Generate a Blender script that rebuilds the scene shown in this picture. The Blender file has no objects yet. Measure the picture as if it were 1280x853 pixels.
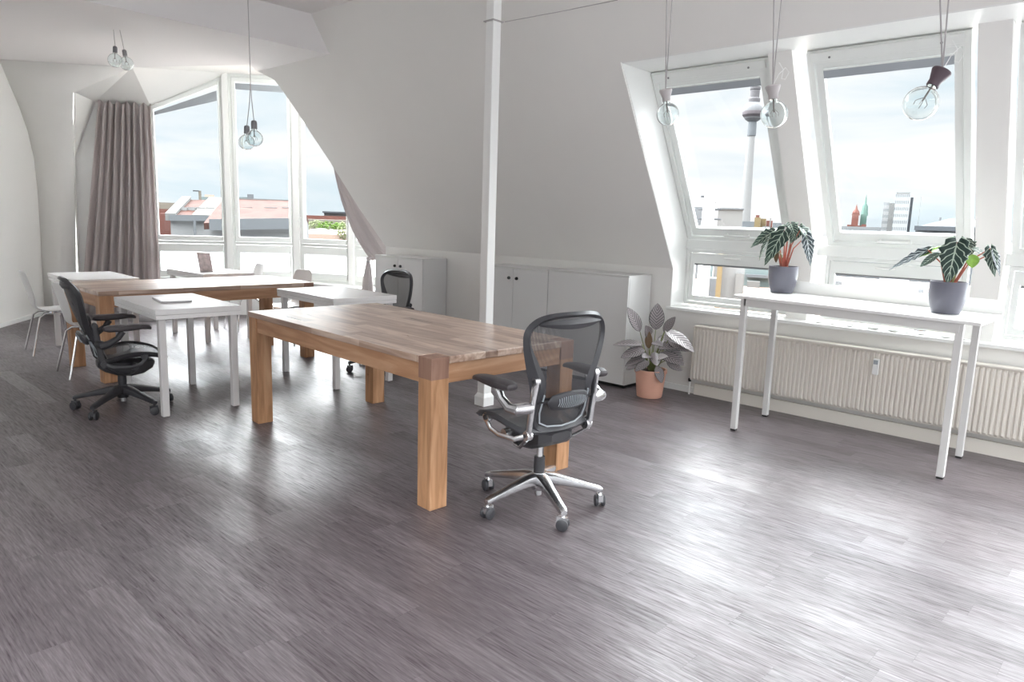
import bpy, math, random
from mathutils import Vector, Matrix
random.seed(7)
PI = math.pi
C = bpy.context.scene.collection
SC = 1.07                      # furniture drawn in metres, the room is measured in units of 1/1.07 m

# ------------------------------------------------------------------ camera
F_PX, PITCH, ROLL, AZ, HC = 892.08, 0.165766, 0.0315536, -0.818004, 1.5
_cp, _sp, _cr, _sr = math.cos(PITCH), math.sin(PITCH), math.cos(ROLL), math.sin(ROLL)
_R = Matrix(((_cr, -_sr, 0), (_sr, _cr, 0), (0, 0, 1)))
def _hz(a): return _R @ Vector((math.sin(a), -_sp*math.cos(a), _cp*math.cos(a)))
_up = _R @ Vector((0, -_cp, -_sp)); _ex = -_hz(AZ); _ey = _hz(AZ + PI/2)
CAMM = Matrix((_ex, _ey, _up))
cam_d = bpy.data.cameras.new('camera'); cam = bpy.data.objects.new('camera', cam_d); C.objects.link(cam)
cam_d.sensor_width = 36; cam_d.lens = F_PX/1280*36; cam_d.clip_start = .05; cam_d.clip_end = 6000
c0, c1, c2 = CAMM @ Vector((1,0,0)), CAMM @ Vector((0,-1,0)), CAMM @ Vector((0,0,-1))
m4 = Matrix(((c0.x,c1.x,c2.x,0),(c0.y,c1.y,c2.y,0),(c0.z,c1.z,c2.z,HC),(0,0,0,1)))
cam.matrix_world = m4
bpy.context.scene.camera = cam
def sight(px, py, D):          # survey helper for the far city: bearing of a landmark, at horizontal distance D
    d = CAMM @ Vector((px-640, py-426.5, F_PX)); k = D/math.hypot(d.x, d.y)
    return Vector((d.x*k, d.y*k, HC + d.z*k))

# ------------------------------------------------------------------ materials
def new_mat(name):
    m = bpy.data.materials.new(name); m.use_nodes = True
    nt = m.node_tree; return m, nt, nt.nodes, nt.links, nt.nodes['Principled BSDF']
def pm(name, col, rough=.5, metal=0, spec=.5, noise=0, nscale=8, bump=0, bscale=60, coat=0, subsurf=0):
    m, nt, N, L, b = new_mat(name)
    b.inputs['Base Color'].default_value = (*col, 1); b.inputs['Roughness'].default_value = rough
    b.inputs['Metallic'].default_value = metal; b.inputs['Specular IOR Level'].default_value = spec
    if coat: b.inputs['Coat Weight'].default_value = coat; b.inputs['Coat Roughness'].default_value = .1
    tc = N.new('ShaderNodeTexCoord')
    if noise:
        n = N.new('ShaderNodeTexNoise'); n.inputs['Scale'].default_value = nscale; n.inputs['Detail'].default_value = 4
        L.new(tc.outputs['Object'], n.inputs['Vector'])
        r = N.new('ShaderNodeValToRGB'); e = r.color_ramp.elements
        e[0].position = .3; e[1].position = .7
        e[0].color = (*[c*(1-noise) for c in col], 1); e[1].color = (*[min(1, c*(1+noise)) for c in col], 1)
        L.new(n.outputs['Fac'], r.inputs['Fac']); L.new(r.outputs['Color'], b.inputs['Base Color'])
    if bump:
        n2 = N.new('ShaderNodeTexNoise'); n2.inputs['Scale'].default_value = bscale; n2.inputs['Detail'].default_value = 3
        L.new(tc.outputs['Object'], n2.inputs['Vector'])
        bp = N.new('ShaderNodeBump'); bp.inputs['Strength'].default_value = bump; bp.inputs['Distance'].default_value = .002
        L.new(n2.outputs['Fac'], bp.inputs['Height']); L.new(bp.outputs['Normal'], b.inputs['Normal'])
    return m
def math_node(N, L, op, a, b=None, c=None):
    n = N.new('ShaderNodeMath'); n.operation = op
    for i, v in enumerate((a, b, c)):
        if v is None: continue
        if isinstance(v, (int, float)): n.inputs[i].default_value = v
        else: L.new(v, n.inputs[i])
    return n.outputs[0]
def ramp(N, L, fac, stops):
    r = N.new('ShaderNodeValToRGB'); e = r.color_ramp.elements
    while len(e) < len(stops): e.new(.5)
    for i, (p, c) in enumerate(stops): e[i].position = p; e[i].color = (*c, 1)
    L.new(fac, r.inputs['Fac']); return r.outputs['Color']

MAT = {}
MAT['wall'] = pm('wall_paint', (.815,.805,.78), .75, bump=.15, bscale=90, noise=.012, nscale=1.5)
MAT['ceil'] = pm('ceiling_paint', (.82,.80,.795), .8, bump=.1, bscale=90)
MAT['trim'] = pm('white_trim_paint', (.84,.845,.83), .4)
MAT['upvc'] = pm('white_window_frame', (.80,.82,.80), .35)
MAT['cab'] = pm('cabinet_white', (.72,.72,.71), .35)
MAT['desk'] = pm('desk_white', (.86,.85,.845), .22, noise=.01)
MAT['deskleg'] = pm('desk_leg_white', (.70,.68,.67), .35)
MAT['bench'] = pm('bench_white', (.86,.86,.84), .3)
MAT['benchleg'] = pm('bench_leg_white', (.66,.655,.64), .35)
MAT['shell'] = pm('chair_shell_white', (.78,.77,.76), .3)
MAT['chrome'] = pm('chrome', (.75,.75,.76), .18, 1)
MAT['alu'] = pm('polished_aluminium', (.66,.66,.67), .27, 1)
MAT['alu2'] = pm('cast_aluminium', (.62,.62,.63), .3, .9)
MAT['black'] = pm('black_plastic', (.035,.034,.038), .42)
MAT['graph'] = pm('graphite_plastic', (.05,.05,.056), .38)
MAT['pad'] = pm('arm_pad', (.045,.038,.042), .45, bump=.1, bscale=200)
MAT['rubber'] = pm('rubber', (.012,.012,.012), .6)
MAT['rad'] = pm('radiator_cream', (.76,.72,.655), .4)
MAT['pot'] = pm('grey_pot', (.125,.125,.155), .38)
MAT['peach'] = pm('peach_pot', (.70,.39,.29), .45, noise=.03)
MAT['soil'] = pm('soil', (.045,.03,.022), .9, noise=.4, nscale=60, bump=1, bscale=80)
MAT['stem'] = pm('red_stem', (.42,.12,.08), .45, noise=.3, nscale=14)
MAT['stemg'] = pm('green_stem', (.25,.28,.12), .5, noise=.2, nscale=14)
MAT['socket'] = pm('lamp_socket_dark', (.09,.06,.075), .45)
MAT['socketw'] = pm('lamp_socket_pale', (.50,.47,.47), .4)
MAT['socketg'] = pm('lamp_socket_grey', (.20,.20,.21), .45)
MAT['cord'] = pm('lamp_cord', (.40,.38,.38), .6)
MAT['wire'] = pm('steel_wire', (.42,.40,.40), .4, .3)
MAT['filament'] = pm('filament', (.25,.22,.2), .4, .6)
MAT['laptop'] = pm('laptop_silver', (.62,.61,.62), .3, .6)
MAT['screen'] = pm('tablet_back', (.56,.47,.46), .4, noise=.25, nscale=18)
MAT['keys'] = pm('laptop_dark_gap', (.12,.12,.12), .5)
MAT['pebble'] = pm('pebble', (.55,.55,.53), .5, noise=.25, nscale=30)
MAT['blind'] = pm('blind_grey', (.36,.39,.42), .5)
MAT['knob'] = pm('knob_black', (.01,.01,.01), .3)
MAT['clothbag'] = pm('grey_cloth', (.30,.29,.30), .9, noise=.2, nscale=10)

def curtain_mat(name='curtain_cloth', fac=.5):
    m, nt, N, L, b = new_mat(name)
    b.inputs['Base Color'].default_value = (.60,.555,.55,1); b.inputs['Roughness'].default_value = .85
    tr = N.new('ShaderNodeBsdfTranslucent'); tr.inputs['Color'].default_value = (.68,.62,.61,1)
    mx = N.new('ShaderNodeMixShader'); mx.inputs[0].default_value = fac
    o = N['Material Output']; L.new(b.outputs[0], mx.inputs[1]); L.new(tr.outputs[0], mx.inputs[2]); L.new(mx.outputs[0], o.inputs['Surface'])
    return m
MAT['curtain'] = curtain_mat()
MAT['curtain_dim'] = curtain_mat('curtain_cloth_dim', .08)  # same cloth made less translucent to tone down its backlight

def glass_pane():
    m, nt, N, L, b = new_mat('window_glass'); N.remove(b)
    t = N.new('ShaderNodeBsdfTransparent'); t.inputs[0].default_value = (.985,.995,.995,1)
    g = N.new('ShaderNodeBsdfGlossy'); g.inputs['Roughness'].default_value = .02
    f = N.new('ShaderNodeFresnel'); f.inputs['IOR'].default_value = 1.3
    mx = N.new('ShaderNodeMixShader'); L.new(f.outputs[0], mx.inputs[0]); L.new(t.outputs[0], mx.inputs[1]); L.new(g.outputs[0], mx.inputs[2])
    L.new(mx.outputs[0], N['Material Output'].inputs['Surface']); return m
MAT['glass'] = glass_pane()
def bulb_glass():
    m, nt, N, L, b = new_mat('bulb_glass')
    b.inputs['Base Color'].default_value = (.93,.97,.97,1); b.inputs['Roughness'].default_value = 0
    b.inputs['Transmission Weight'].default_value = 1; b.inputs['IOR'].default_value = 1.5
    return m
MAT['bulb'] = bulb_glass()

def wood_mat(name, c1, c2, c3, rough=.35, stave=False, axis='Z', staveL=.28, staveW=.07):
    m, nt, N, L, b = new_mat(name)
    tc = N.new('ShaderNodeTexCoord'); mp = N.new('ShaderNodeMapping')
    sc = {'Z': (9, 9, .9), 'X': (.9, 9, 9), 'Y': (9, .9, 9)}[axis]
    mp.inputs['Scale'].default_value = sc
    vec = tc.outputs['Object']
    if stave:
        sx = N.new('ShaderNodeSeparateXYZ'); L.new(vec, sx.inputs[0])
        row = math_node(N, L, 'FLOOR', math_node(N, L, 'DIVIDE', sx.outputs['Y'], staveW))
        wn = N.new('ShaderNodeTexWhiteNoise'); wn.noise_dimensions = '1D'; L.new(row, wn.inputs['W'])
        u = math_node(N, L, 'ADD', math_node(N, L, 'DIVIDE', sx.outputs['X'], staveL), math_node(N, L, 'MULTIPLY', wn.outputs['Value'], 5))
        cell = math_node(N, L, 'FLOOR', u)
        cv = N.new('ShaderNodeCombineXYZ'); L.new(row, cv.inputs[0]); L.new(cell, cv.inputs[1])
        w2 = N.new('ShaderNodeTexWhiteNoise'); w2.noise_dimensions = '2D'; L.new(cv.outputs[0], w2.inputs['Vector'])
        add = N.new('ShaderNodeVectorMath'); add.operation = 'MULTIPLY_ADD'
        L.new(w2.outputs['Color'], add.inputs[0]); add.inputs[1].default_value = (3,3,3); L.new(vec, add.inputs[2]); vec = add.outputs[0]
    L.new(vec, mp.inputs['Vector'])
    n = N.new('ShaderNodeTexNoise'); n.inputs['Scale'].default_value = 2.2; n.inputs['Detail'].default_value = 6; n.inputs['Distortion'].default_value = .8
    L.new(mp.outputs[0], n.inputs['Vector'])
    fac = n.outputs['Fac']
    if stave:
        fac = math_node(N, L, 'ADD', math_node(N, L, 'MULTIPLY', n.outputs['Fac'], .75), math_node(N, L, 'MULTIPLY', w2.outputs['Value'], .25))
    col = ramp(N, L, fac, [(.3, c1), (.5, c2), (.68, c3)])
    kn = N.new('ShaderNodeTexVoronoi'); kn.inputs['Scale'].default_value = 3.1; L.new(tc.outputs['Object'], kn.inputs['Vector'])
    kf = math_node(N, L, 'LESS_THAN', kn.outputs['Distance'], .035)
    mixc = N.new('ShaderNodeMix'); mixc.data_type = 'RGBA'; L.new(math_node(N, L, 'MULTIPLY', kf, .55), mixc.inputs['Factor'])
    L.new(col, mixc.inputs['A']); mixc.inputs['B'].default_value = (c1[0]*.4, c1[1]*.35, c1[2]*.3, 1)
    L.new(mixc.outputs['Result'], b.inputs['Base Color'])
    if stave: b.inputs['Coat Weight'].default_value = .5; b.inputs['Coat Roughness'].default_value = .22
    rr = N.new('ShaderNodeMapRange'); L.new(n.outputs['Fac'], rr.inputs['Value']); rr.inputs['To Min'].default_value = rough-.08; rr.inputs['To Max'].default_value = rough+.1
    L.new(rr.outputs[0], b.inputs['Roughness'])
    bp = N.new('ShaderNodeBump'); bp.inputs['Strength'].default_value = .25; bp.inputs['Distance'].default_value = .002
    L.new(n.outputs['Fac'], bp.inputs['Height']); L.new(bp.outputs['Normal'], b.inputs['Normal'])
    return m
MAT['wleg'] = wood_mat('pine_leg', (.30,.15,.07), (.46,.245,.125), (.57,.34,.195), .45)
MAT['wrail'] = wood_mat('pine_rail', (.36,.18,.09), (.47,.26,.145), (.56,.34,.21), .45, axis='X')
MAT['wraily'] = wood_mat('pine_rail_cross', (.36,.18,.09), (.47,.26,.145), (.56,.34,.21), .45, axis='Y')
MAT['wtop'] = wood_mat('stave_top', (.25,.155,.11), (.44,.30,.225), (.66,.51,.41), .30, stave=True, axis='X', staveL=.55, staveW=.09)
MAT['wend'] = wood_mat('end_grain', (.22,.115,.085), (.30,.17,.12), (.36,.22,.16), .5)

def floor_mat():
    m, nt, N, L, b = new_mat('floor_planks')
    g = N.new('ShaderNodeNewGeometry'); sx = N.new('ShaderNodeSeparateXYZ'); L.new(g.outputs['Position'], sx.inputs[0])
    X, Y = sx.outputs['X'], sx.outputs['Y']
    W = .128
    rowf = math_node(N, L, 'DIVIDE', Y, W); row = math_node(N, L, 'FLOOR', rowf)
    wn = N.new('ShaderNodeTexWhiteNoise'); wn.noise_dimensions = '1D'; L.new(row, wn.inputs['W'])
    wn2 = N.new('ShaderNodeTexWhiteNoise'); wn2.noise_dimensions = '1D'; L.new(math_node(N, L, 'ADD', row, 57.3), wn2.inputs['W'])
    plen = math_node(N, L, 'MULTIPLY_ADD', wn2.outputs['Value'], .75, .55)
    u = math_node(N, L, 'ADD', math_node(N, L, 'DIVIDE', X, plen), math_node(N, L, 'MULTIPLY', wn.outputs['Value'], 9))
    # uneven plank lengths: shift the cell border with a slow wobble
    u2 = math_node(N, L, 'ADD', u, math_node(N, L, 'MULTIPLY', math_node(N, L, 'SINE', math_node(N, L, 'MULTIPLY', u, 2.1)), .33))
    cell = math_node(N, L, 'FLOOR', u2)
    cv = N.new('ShaderNodeCombineXYZ'); L.new(row, cv.inputs[0]); L.new(cell, cv.inputs[1])
    w = N.new('ShaderNodeTexWhiteNoise'); w.noise_dimensions = '2D'; L.new(cv.outputs[0], w.inputs['Vector'])
    wc = N.new('ShaderNodeSeparateColor'); L.new(w.outputs['Color'], wc.inputs[0])
    # streaky grain along x
    off = N.new('ShaderNodeVectorMath'); off.operation = 'MULTIPLY_ADD'; L.new(w.outputs['Color'], off.inputs[0]); off.inputs[1].default_value = (9,9,9); L.new(g.outputs['Position'], off.inputs[2])
    mp = N.new('ShaderNodeMapping'); mp.inputs['Scale'].default_value = (7.5, 120, 1); L.new(off.outputs[0], mp.inputs['Vector'])
    n = N.new('ShaderNodeTexNoise'); n.inputs['Scale'].default_value = 1; n.inputs['Detail'].default_value = 5; n.inputs['Roughness'].default_value = .62; L.new(mp.outputs[0], n.inputs['Vector'])
    mp2 = N.new('ShaderNodeMapping'); mp2.inputs['Scale'].default_value = (1.3, 6, 1); L.new(off.outputs[0], mp2.inputs['Vector'])
    n2 = N.new('ShaderNodeTexNoise'); n2.inputs['Scale'].default_value = 1; n2.inputs['Detail'].default_value = 3; L.new(mp2.outputs[0], n2.inputs['Vector'])
    f = math_node(N, L, 'ADD', math_node(N, L, 'MULTIPLY', n.outputs['Fac'], .66), math_node(N, L, 'MULTIPLY', n2.outputs['Fac'], .2))
    f = math_node(N, L, 'ADD', f, math_node(N, L, 'MULTIPLY', wc.outputs[0], .13))
    col = ramp(N, L, f, [(.3, (.076,.063,.068)), (.5, (.120,.101,.108)), (.72, (.195,.170,.180))])
    # joints
    def edge(v, wd):
        fr = math_node(N, L, 'FRACT', v); a = math_node(N, L, 'LESS_THAN', fr, wd); c = math_node(N, L, 'GREATER_THAN', fr, 1-wd)
        return math_node(N, L, 'MAXIMUM', a, c)
    j = math_node(N, L, 'MAXIMUM', edge(rowf, .009), edge(u2, .0015))
    mx = N.new('ShaderNodeMix'); mx.data_type = 'RGBA'; L.new(math_node(N, L, 'MULTIPLY', j, .35), mx.inputs['Factor']); L.new(col, mx.inputs['A']); mx.inputs['B'].default_value = (.05,.04,.045,1)
    L.new(mx.outputs['Result'], b.inputs['Base Color'])
    ro = math_node(N, L, 'ADD', math_node(N, L, 'MULTIPLY_ADD', math_node(N, L, 'POWER', wc.outputs[1], 2.2), -.10, .43), math_node(N, L, 'MULTIPLY', n.outputs['Fac'], -.04))
    L.new(ro, b.inputs['Roughness'])
    sp = math_node(N, L, 'MULTIPLY_ADD', math_node(N, L, 'POWER', wc.outputs[2], 3), .30, .42)
    L.new(math_node(N, L, 'ADD', sp, math_node(N, L, 'MULTIPLY', math_node(N, L, 'SUBTRACT', n.outputs['Fac'], .5), 2.0)), b.inputs['Specular IOR Level'])
    bp = N.new('ShaderNodeBump'); bp.inputs['Strength'].default_value = .6; bp.inputs['Distance'].default_value = .0022
    L.new(f, bp.inputs['Height']); L.new(bp.outputs['Normal'], b.inputs['Normal'])
    return m
MAT['floor'] = floor_mat()

def mesh_mat(name, see, col):
    m, nt, N, L, b = new_mat(name)
    b.inputs['Base Color'].default_value = (*col, 1); b.inputs['Roughness'].default_value = .5
    tc = N.new('ShaderNodeTexCoord'); sx = N.new('ShaderNodeSeparateXYZ'); L.new(tc.outputs['Object'], sx.inputs[0])
    s = math_node(N, L, 'ABSOLUTE', math_node(N, L, 'SINE', math_node(N, L, 'MULTIPLY', sx.outputs['X'], 620)))
    h = math_node(N, L, 'MULTIPLY', math_node(N, L, 'LESS_THAN', s, .72), see)
    t = N.new('ShaderNodeBsdfTransparent'); mx = N.new('ShaderNodeMixShader')
    L.new(h, mx.inputs[0]); L.new(b.outputs[0], mx.inputs[1]); L.new(t.outputs[0], mx.inputs[2]); L.new(mx.outputs[0], N['Material Output'].inputs['Surface'])
    return m
MAT['weave'] = mesh_mat('chair_weave', .62, (.045,.045,.05))
MAT['weaveseat'] = mesh_mat('seat_weave', .35, (.04,.04,.045))

def leaf_mat(name, dark, light, back, kind):
    m, nt, N, L, b = new_mat(name)
    uv = N.new('ShaderNodeUVMap'); sx = N.new('ShaderNodeSeparateXYZ'); L.new(uv.outputs[0], sx.inputs[0])
    u = math_node(N, L, 'ABSOLUTE', math_node(N, L, 'SUBTRACT', sx.outputs['X'], .5)); v = sx.outputs['Y']
    mid = math_node(N, L, 'LESS_THAN', u, .03 if kind == 'arrow' else .02)
    k = math_node(N, L, 'FRACT', math_node(N, L, 'MULTIPLY', math_node(N, L, 'SUBTRACT', v, math_node(N, L, 'MULTIPLY', u, .55)), 6.5 if kind == 'arrow' else 9))
    if kind == 'arrow':
        lat = math_node(N, L, 'LESS_THAN', math_node(N, L, 'ABSOLUTE', math_node(N, L, 'SUBTRACT', k, .5)), .085)
        f = math_node(N, L, 'MAXIMUM', mid, lat)
        f = math_node(N, L, 'MAXIMUM', f, math_node(N, L, 'GREATER_THAN', u, .485))
    else:
        rr = N.new('ShaderNodeMapRange'); rr.interpolation_type = 'SMOOTHSTEP'
        L.new(math_node(N, L, 'ABSOLUTE', math_node(N, L, 'SUBTRACT', k, .5)), rr.inputs['Value']); rr.inputs['From Min'].default_value = .05; rr.inputs['From Max'].default_value = .26
        f = math_node(N, L, 'MULTIPLY', rr.outputs[0], math_node(N, L, 'LESS_THAN', u, .46))
    mx = N.new('ShaderNodeMix'); mx.data_type = 'RGBA'; L.new(f, mx.inputs['Factor']); mx.inputs['A'].default_value = (*dark, 1); mx.inputs['B'].default_value = (*light, 1)
    g = N.new('ShaderNodeNewGeometry')
    m2 = N.new('ShaderNodeMix'); m2.data_type = 'RGBA'; L.new(g.outputs['Backfacing'], m2.inputs['Factor']); L.new(mx.outputs['Result'], m2.inputs['A']); m2.inputs['B'].default_value = (*back, 1)
    L.new(m2.outputs['Result'], b.inputs['Base Color']); b.inputs['Roughness'].default_value = .33
    return m
MAT['alocasia'] = leaf_mat('arrowhead_leaf', (.018,.045,.035), (.42,.52,.42), (.075,.03,.055), 'arrow')
MAT['alosilver'] = leaf_mat('silvery_arrowhead_leaf', (.05,.07,.08), (.66,.72,.74), (.11,.08,.10), 'arrow')
MAT['alogreen'] = pm('young_green_leaf', (.22,.40,.05), .35, noise=.25, nscale=30)
MAT['calathea'] = leaf_mat('striped_leaf', (.045,.055,.05), (.33,.29,.30), (.10,.04,.055), 'stripe')
MAT['calapale'] = leaf_mat('pale_striped_leaf', (.12,.12,.12), (.68,.64,.65), (.20,.12,.12), 'stripe')
MAT['calabrown'] = pm('brown_leaf', (.16,.10,.05), .45, noise=.2, nscale=20)

# ------------------------------------------------------------------ mesh builder
class MB:
    def __init__(s): s.v = []; s.f = []; s.uv = {}
    def add(s, vs, fs):
        o = len(s.v); s.v += [tuple(p) for p in vs]; s.f += [[i+o for i in f] for f in fs]; return s
    def box(s, x0, y0, z0, x1, y1, z1, M=None):
        vs = [Vector((x, y, z)) for z in (z0, z1) for y in (y0, y1) for x in (x0, x1)]
        if M: vs = [M @ p for p in vs]
        return s.add(vs, [(0,2,3,1),(4,5,7,6),(0,1,5,4),(2,6,7,3),(0,4,6,2),(1,3,7,5)])
    def prism(s, pts, ext):
        n = len(pts); e = Vector(ext); a = [Vector(p) for p in pts]
        return s.add(a + [p+e for p in a], [list(range(n))[::-1], list(range(n, 2*n))] + [(i, (i+1) % n, n+(i+1) % n, n+i) for i in range(n)])
    def hexa(s, a, b):      # two quads
        return s.add(list(a)+list(b), [(3,2,1,0),(4,5,6,7)] + [(i, (i+1) % 4, 4+(i+1) % 4, 4+i) for i in range(4)])
    def ring(s, outer, inner, ext):
        e = Vector(ext); o = [Vector(p) for p in outer]; i_ = [Vector(p) for p in inner]; n = len(o)
        vs = o + i_ + [p+e for p in o] + [p+e for p in i_]; fs = []
        for k in range(n):
            q = (k+1) % n
            fs += [(k, q, n+q, n+k), (2*n+q, 2*n+k, 3*n+k, 3*n+q), (q, k, 2*n+k, 2*n+q), (n+k, n+q, 3*n+q, 3*n+k)]
        return s.add(vs, fs)
    def loft(s, rings, cap=True, closed=True):
        n = len(rings[0]); vs = [p for r in rings for p in r]; fs = []
        for i in range(len(rings)-1):
            for j in range(n if closed else n-1):
                k = (j+1) % n; fs.append((i*n+j, i*n+k, (i+1)*n+k, (i+1)*n+j))
        if cap: fs.append(list(range(n))[::-1]); fs.append([(len(rings)-1)*n+j for j in range(n)])
        return s.add(vs, fs)
    def tube(s, path, r, n=10, flat=1.0, up=None, cap=True):
        P = [Vector(p) for p in path]; R = r if isinstance(r, (list, tuple)) else [r]*len(P); rings = []
        pu = Vector(up) if up else Vector((0,0,1))
        for i, p in enumerate(P):
            t = (P[min(i+1, len(P)-1)] - P[max(i-1, 0)]).normalized()
            a = pu - t*pu.dot(t)
            if a.length < 1e-3: a = Vector((1,0,0)) - t*t.x
            if a.length < 1e-3: a = Vector((0,1,0))
            a.normalize(); b = t.cross(a)
            if not up: pu = a
            rings.append([p + a*math.cos(2*PI*k/n)*R[i]*flat + b*math.sin(2*PI*k/n)*R[i] for k in range(n)])
        return s.loft(rings, cap)
    def lathe(s, prof, c=(0,0,0), n=32, M=None):
        c = Vector(c); rings = []
        for r, z in prof:
            ring = [Vector((r*math.cos(2*PI*k/n), r*math.sin(2*PI*k/n), z)) for k in range(n)]
            if M: ring = [M @ p for p in ring]
            rings.append([c+p for p in ring])
        return s.loft(rings, True)
    def build(s, name, m, parent=None, smooth=True, bevel=0, ang=.6):
        me = bpy.data.meshes.new(name); me.from_pydata(s.v, [], s.f); me.update()
        me.materials.append(MAT[m] if isinstance(m, str) else m)
        bm_fix(me)
        if smooth:
            me.polygons.foreach_set('use_smooth', [True]*len(me.polygons)); me.set_sharp_from_angle(angle=ang)
        o = bpy.data.objects.new(name, me); C.objects.link(o)
        if parent: o.parent = parent
        if bevel:
            b = o.modifiers.new('bevel', 'BEVEL'); b.width = bevel; b.segments = 2; b.limit_method = 'ANGLE'
        return o
import bmesh
def bm_fix(me):
    bm = bmesh.new(); bm.from_mesh(me); bmesh.ops.recalc_face_normals(bm, faces=bm.faces); bm.to_mesh(me); bm.free()
def thing(name, label, cat, loc=(0,0,0), rz=0, group=None):
    o = bpy.data.objects.new(name, None); C.objects.link(o); o.location = loc; o.rotation_euler = (0,0,rz)
    o.empty_display_size = .1; o['label'] = label; o['category'] = cat
    if group: o['group'] = group
    return o
def tag(o, label, cat, group=None, kind=None):
    o['label'] = label; o['category'] = cat
    if group: o['group'] = group
    if kind: o['kind'] = kind
    return o
def struct(mb, name, m, **k):
    o = mb.build(name, m, smooth=False, **k); o['kind'] = 'structure'; return o
def sempty(name):
    o = bpy.data.objects.new(name, None); C.objects.link(o); o['kind'] = 'structure'; o.empty_display_size = .1; return o
def dup(root, loc, rz, label, group=None):
    r = root.copy(); C.objects.link(r); r.location = loc; r.rotation_euler = (0,0,rz); r['label'] = label
    if group: r['group'] = group
    for ch in list(root.children):
        c = ch.copy(); C.objects.link(c); c.parent = r
        for gch in list(ch.children):
            d = gch.copy(); C.objects.link(d); d.parent = c
    return r

# ================================================================== ROOM SHELL
V = Vector
# floor
fl = [(-11.95,2.5,0),(-11.6,3.3,0),(-11.1,4.1,0),(-10.0,6.0,0),(-8.6,6.35,0),(-7.5,6.1,0),(4,6.1,0),(4,-2.4,0),(-4.6,-2.4,0),(-10.95,1.8,0),(-11.95,2.5,0)][:-1]
struct(MB().prism([V(p)-V((0,0,.08)) for p in fl], (0,0,.08)), 'floor', 'floor')
# right wall: knee wall below the sloped roof and the slope itself
kn = MB()
kn.box(-7.80,5.81,0,-3.447,6.12,1.12)
kn.box(-3.447,5.81,0,4,6.12,.745)
struct(kn, 'wall_right', 'wall')
def slope_y(z): return 5.81 - (z-1.12)/math.tan(math.radians(58.82))*1.0
def SP(x, z): return V((x, slope_y(z), z))
zt = 2.756
edge = [(-7.80,1.0),(-7.82,1.12),(-7.98,1.61),(-8.12,2.2),(-8.19,2.42),(-8.29,2.78),(-8.36,2.97),(-8.43,3.12),(-8.75,3.26),(-8.75,3.95)]
poly = [SP(x, z) for x, z in edge]
poly += [SP(4,3.95), SP(4,zt), SP(-3.447,zt), SP(-3.447,1.12), SP(-7.5,1.12)]
poly[0] = V((-7.80,5.81,1.12)); poly.pop(1); poly.pop()
nS = V((0,.856,.518))
sl = MB().prism(poly, nS*.20)
struct(sl, 'wall_right_slope', 'wall')
# window opening: left jamb, lintel, sill
jb = MB().prism([(-3.443,5.812,.748),(-3.443,6.10,.748),(-3.443,6.10,1.42),(-3.443,5.30,2.80),(-3.443,4.842,2.754),(-3.443,5.814,1.12)], (-.003,0,0))
struct(jb, 'trim_1', 'trim')
struct(MB().hexa([(-3.447,4.842,2.752),(4,4.842,2.752),(4,5.33,2.752),(-3.447,5.33,2.752)], [(-3.447,4.80,2.82),(4,4.80,2.82),(4,5.30,2.82),(-3.447,5.30,2.82)]), 'trim_2', 'trim')
struct(MB().box(-3.47,5.775,.745,4,6.07,.772), 'trim_3', 'trim', bevel=.004)
# posts between the windows
for i, (x0, x1) in enumerate(((-2.41,-2.235),(-1.11,-.935),(.19,.365))):
    pp = [(x0,5.93,.77),(x0,5.93,1.385),(x0,5.165,2.752),(x0,5.33,2.752),(x0,6.12,1.42),(x0,6.12,.77)]
    struct(MB().prism(pp, (x1-x0,0,0)), 'trim_%d' % (4+i), 'wall')
# baseboard right
bb = MB().box(-3.60,5.795,0,4,5.81,.055).box(-6.5,5.795,0,-5.6,5.81,.055)
struct(bb, 'baseboard_right', 'trim')
struct(MB().box(-3.12,5.77,.0,4,5.795,.10), 'baseboard_radiator', 'rad')

# ---- diagonal left wall
u = V((-.8111,.5849,0)); nl = V((.5849,.8111,0)) * -1
PL = V((-10.623,2.028,0))
wl = [PL - u*9.0, PL + u*1.45, PL + u*1.45 + V((0,0,2.2)), PL + u*.45 + V((0,0,3.6)), PL - u*9.0 + V((0,0,3.6))]
struct(MB().prism(wl, nl*.2), 'wall_left', 'wall')
struct(MB().prism([PL - u*9.0, PL + u*1.27, PL + u*1.27 + V((0,0,.05)), PL - u*9.0 + V((0,0,.05))], -nl*.012), 'baseboard_left', 'trim')
# ---- far wall: knee part, slope above, opening edge with jamb
d = V((.572,.821,0)); nin = V((.821,-.572,0))
a0 = V((-11.726,2.823,0)); E0 = V((-11.42,3.135,0))
a2 = V((-11.726,2.823,2.2)); b2 = V((-11.085,2.361,3.3)); e1 = V((-11.381,3.181,2.2)); e2 = V((-10.853,3.087,2.988)); A1 = V((-10.118,3.563,3.3))
Pw = [(1.285,0),(1.31,.6),(1.34,1.2),(1.355,1.7),(1.325,2.15),(1.20,2.50),(1.00,2.80),(.80,3.03),(.57,3.30)]
Ee = [V((-11.43,3.11,0)),V((-11.415,3.13,.6)),V((-11.40,3.155,1.2)),V((-11.38,3.175,1.75)),V((-11.33,3.18,2.2)),V((-11.20,3.16,2.50)),V((-11.05,3.125,2.74)),V((-10.853,3.087,2.988)),A1]
fw = MB(); front = [PL+u*s_+V((0,0,z_)) for s_, z_ in Pw]; ins = nin*-.22 + V((0,0,.0))
rows_ = []
for p_, e_ in zip(front, Ee): rows_.append([p_ - d*.05, p_.lerp(e_,.5), e_])
fw.loft(rows_, cap=False, closed=False)
o = fw.build('wall_far','wall',None,ang=1.2); o['kind'] = 'structure'; md = o.modifiers.new('s','SOLIDIFY'); md.thickness = .03; md.offset = -1
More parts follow.
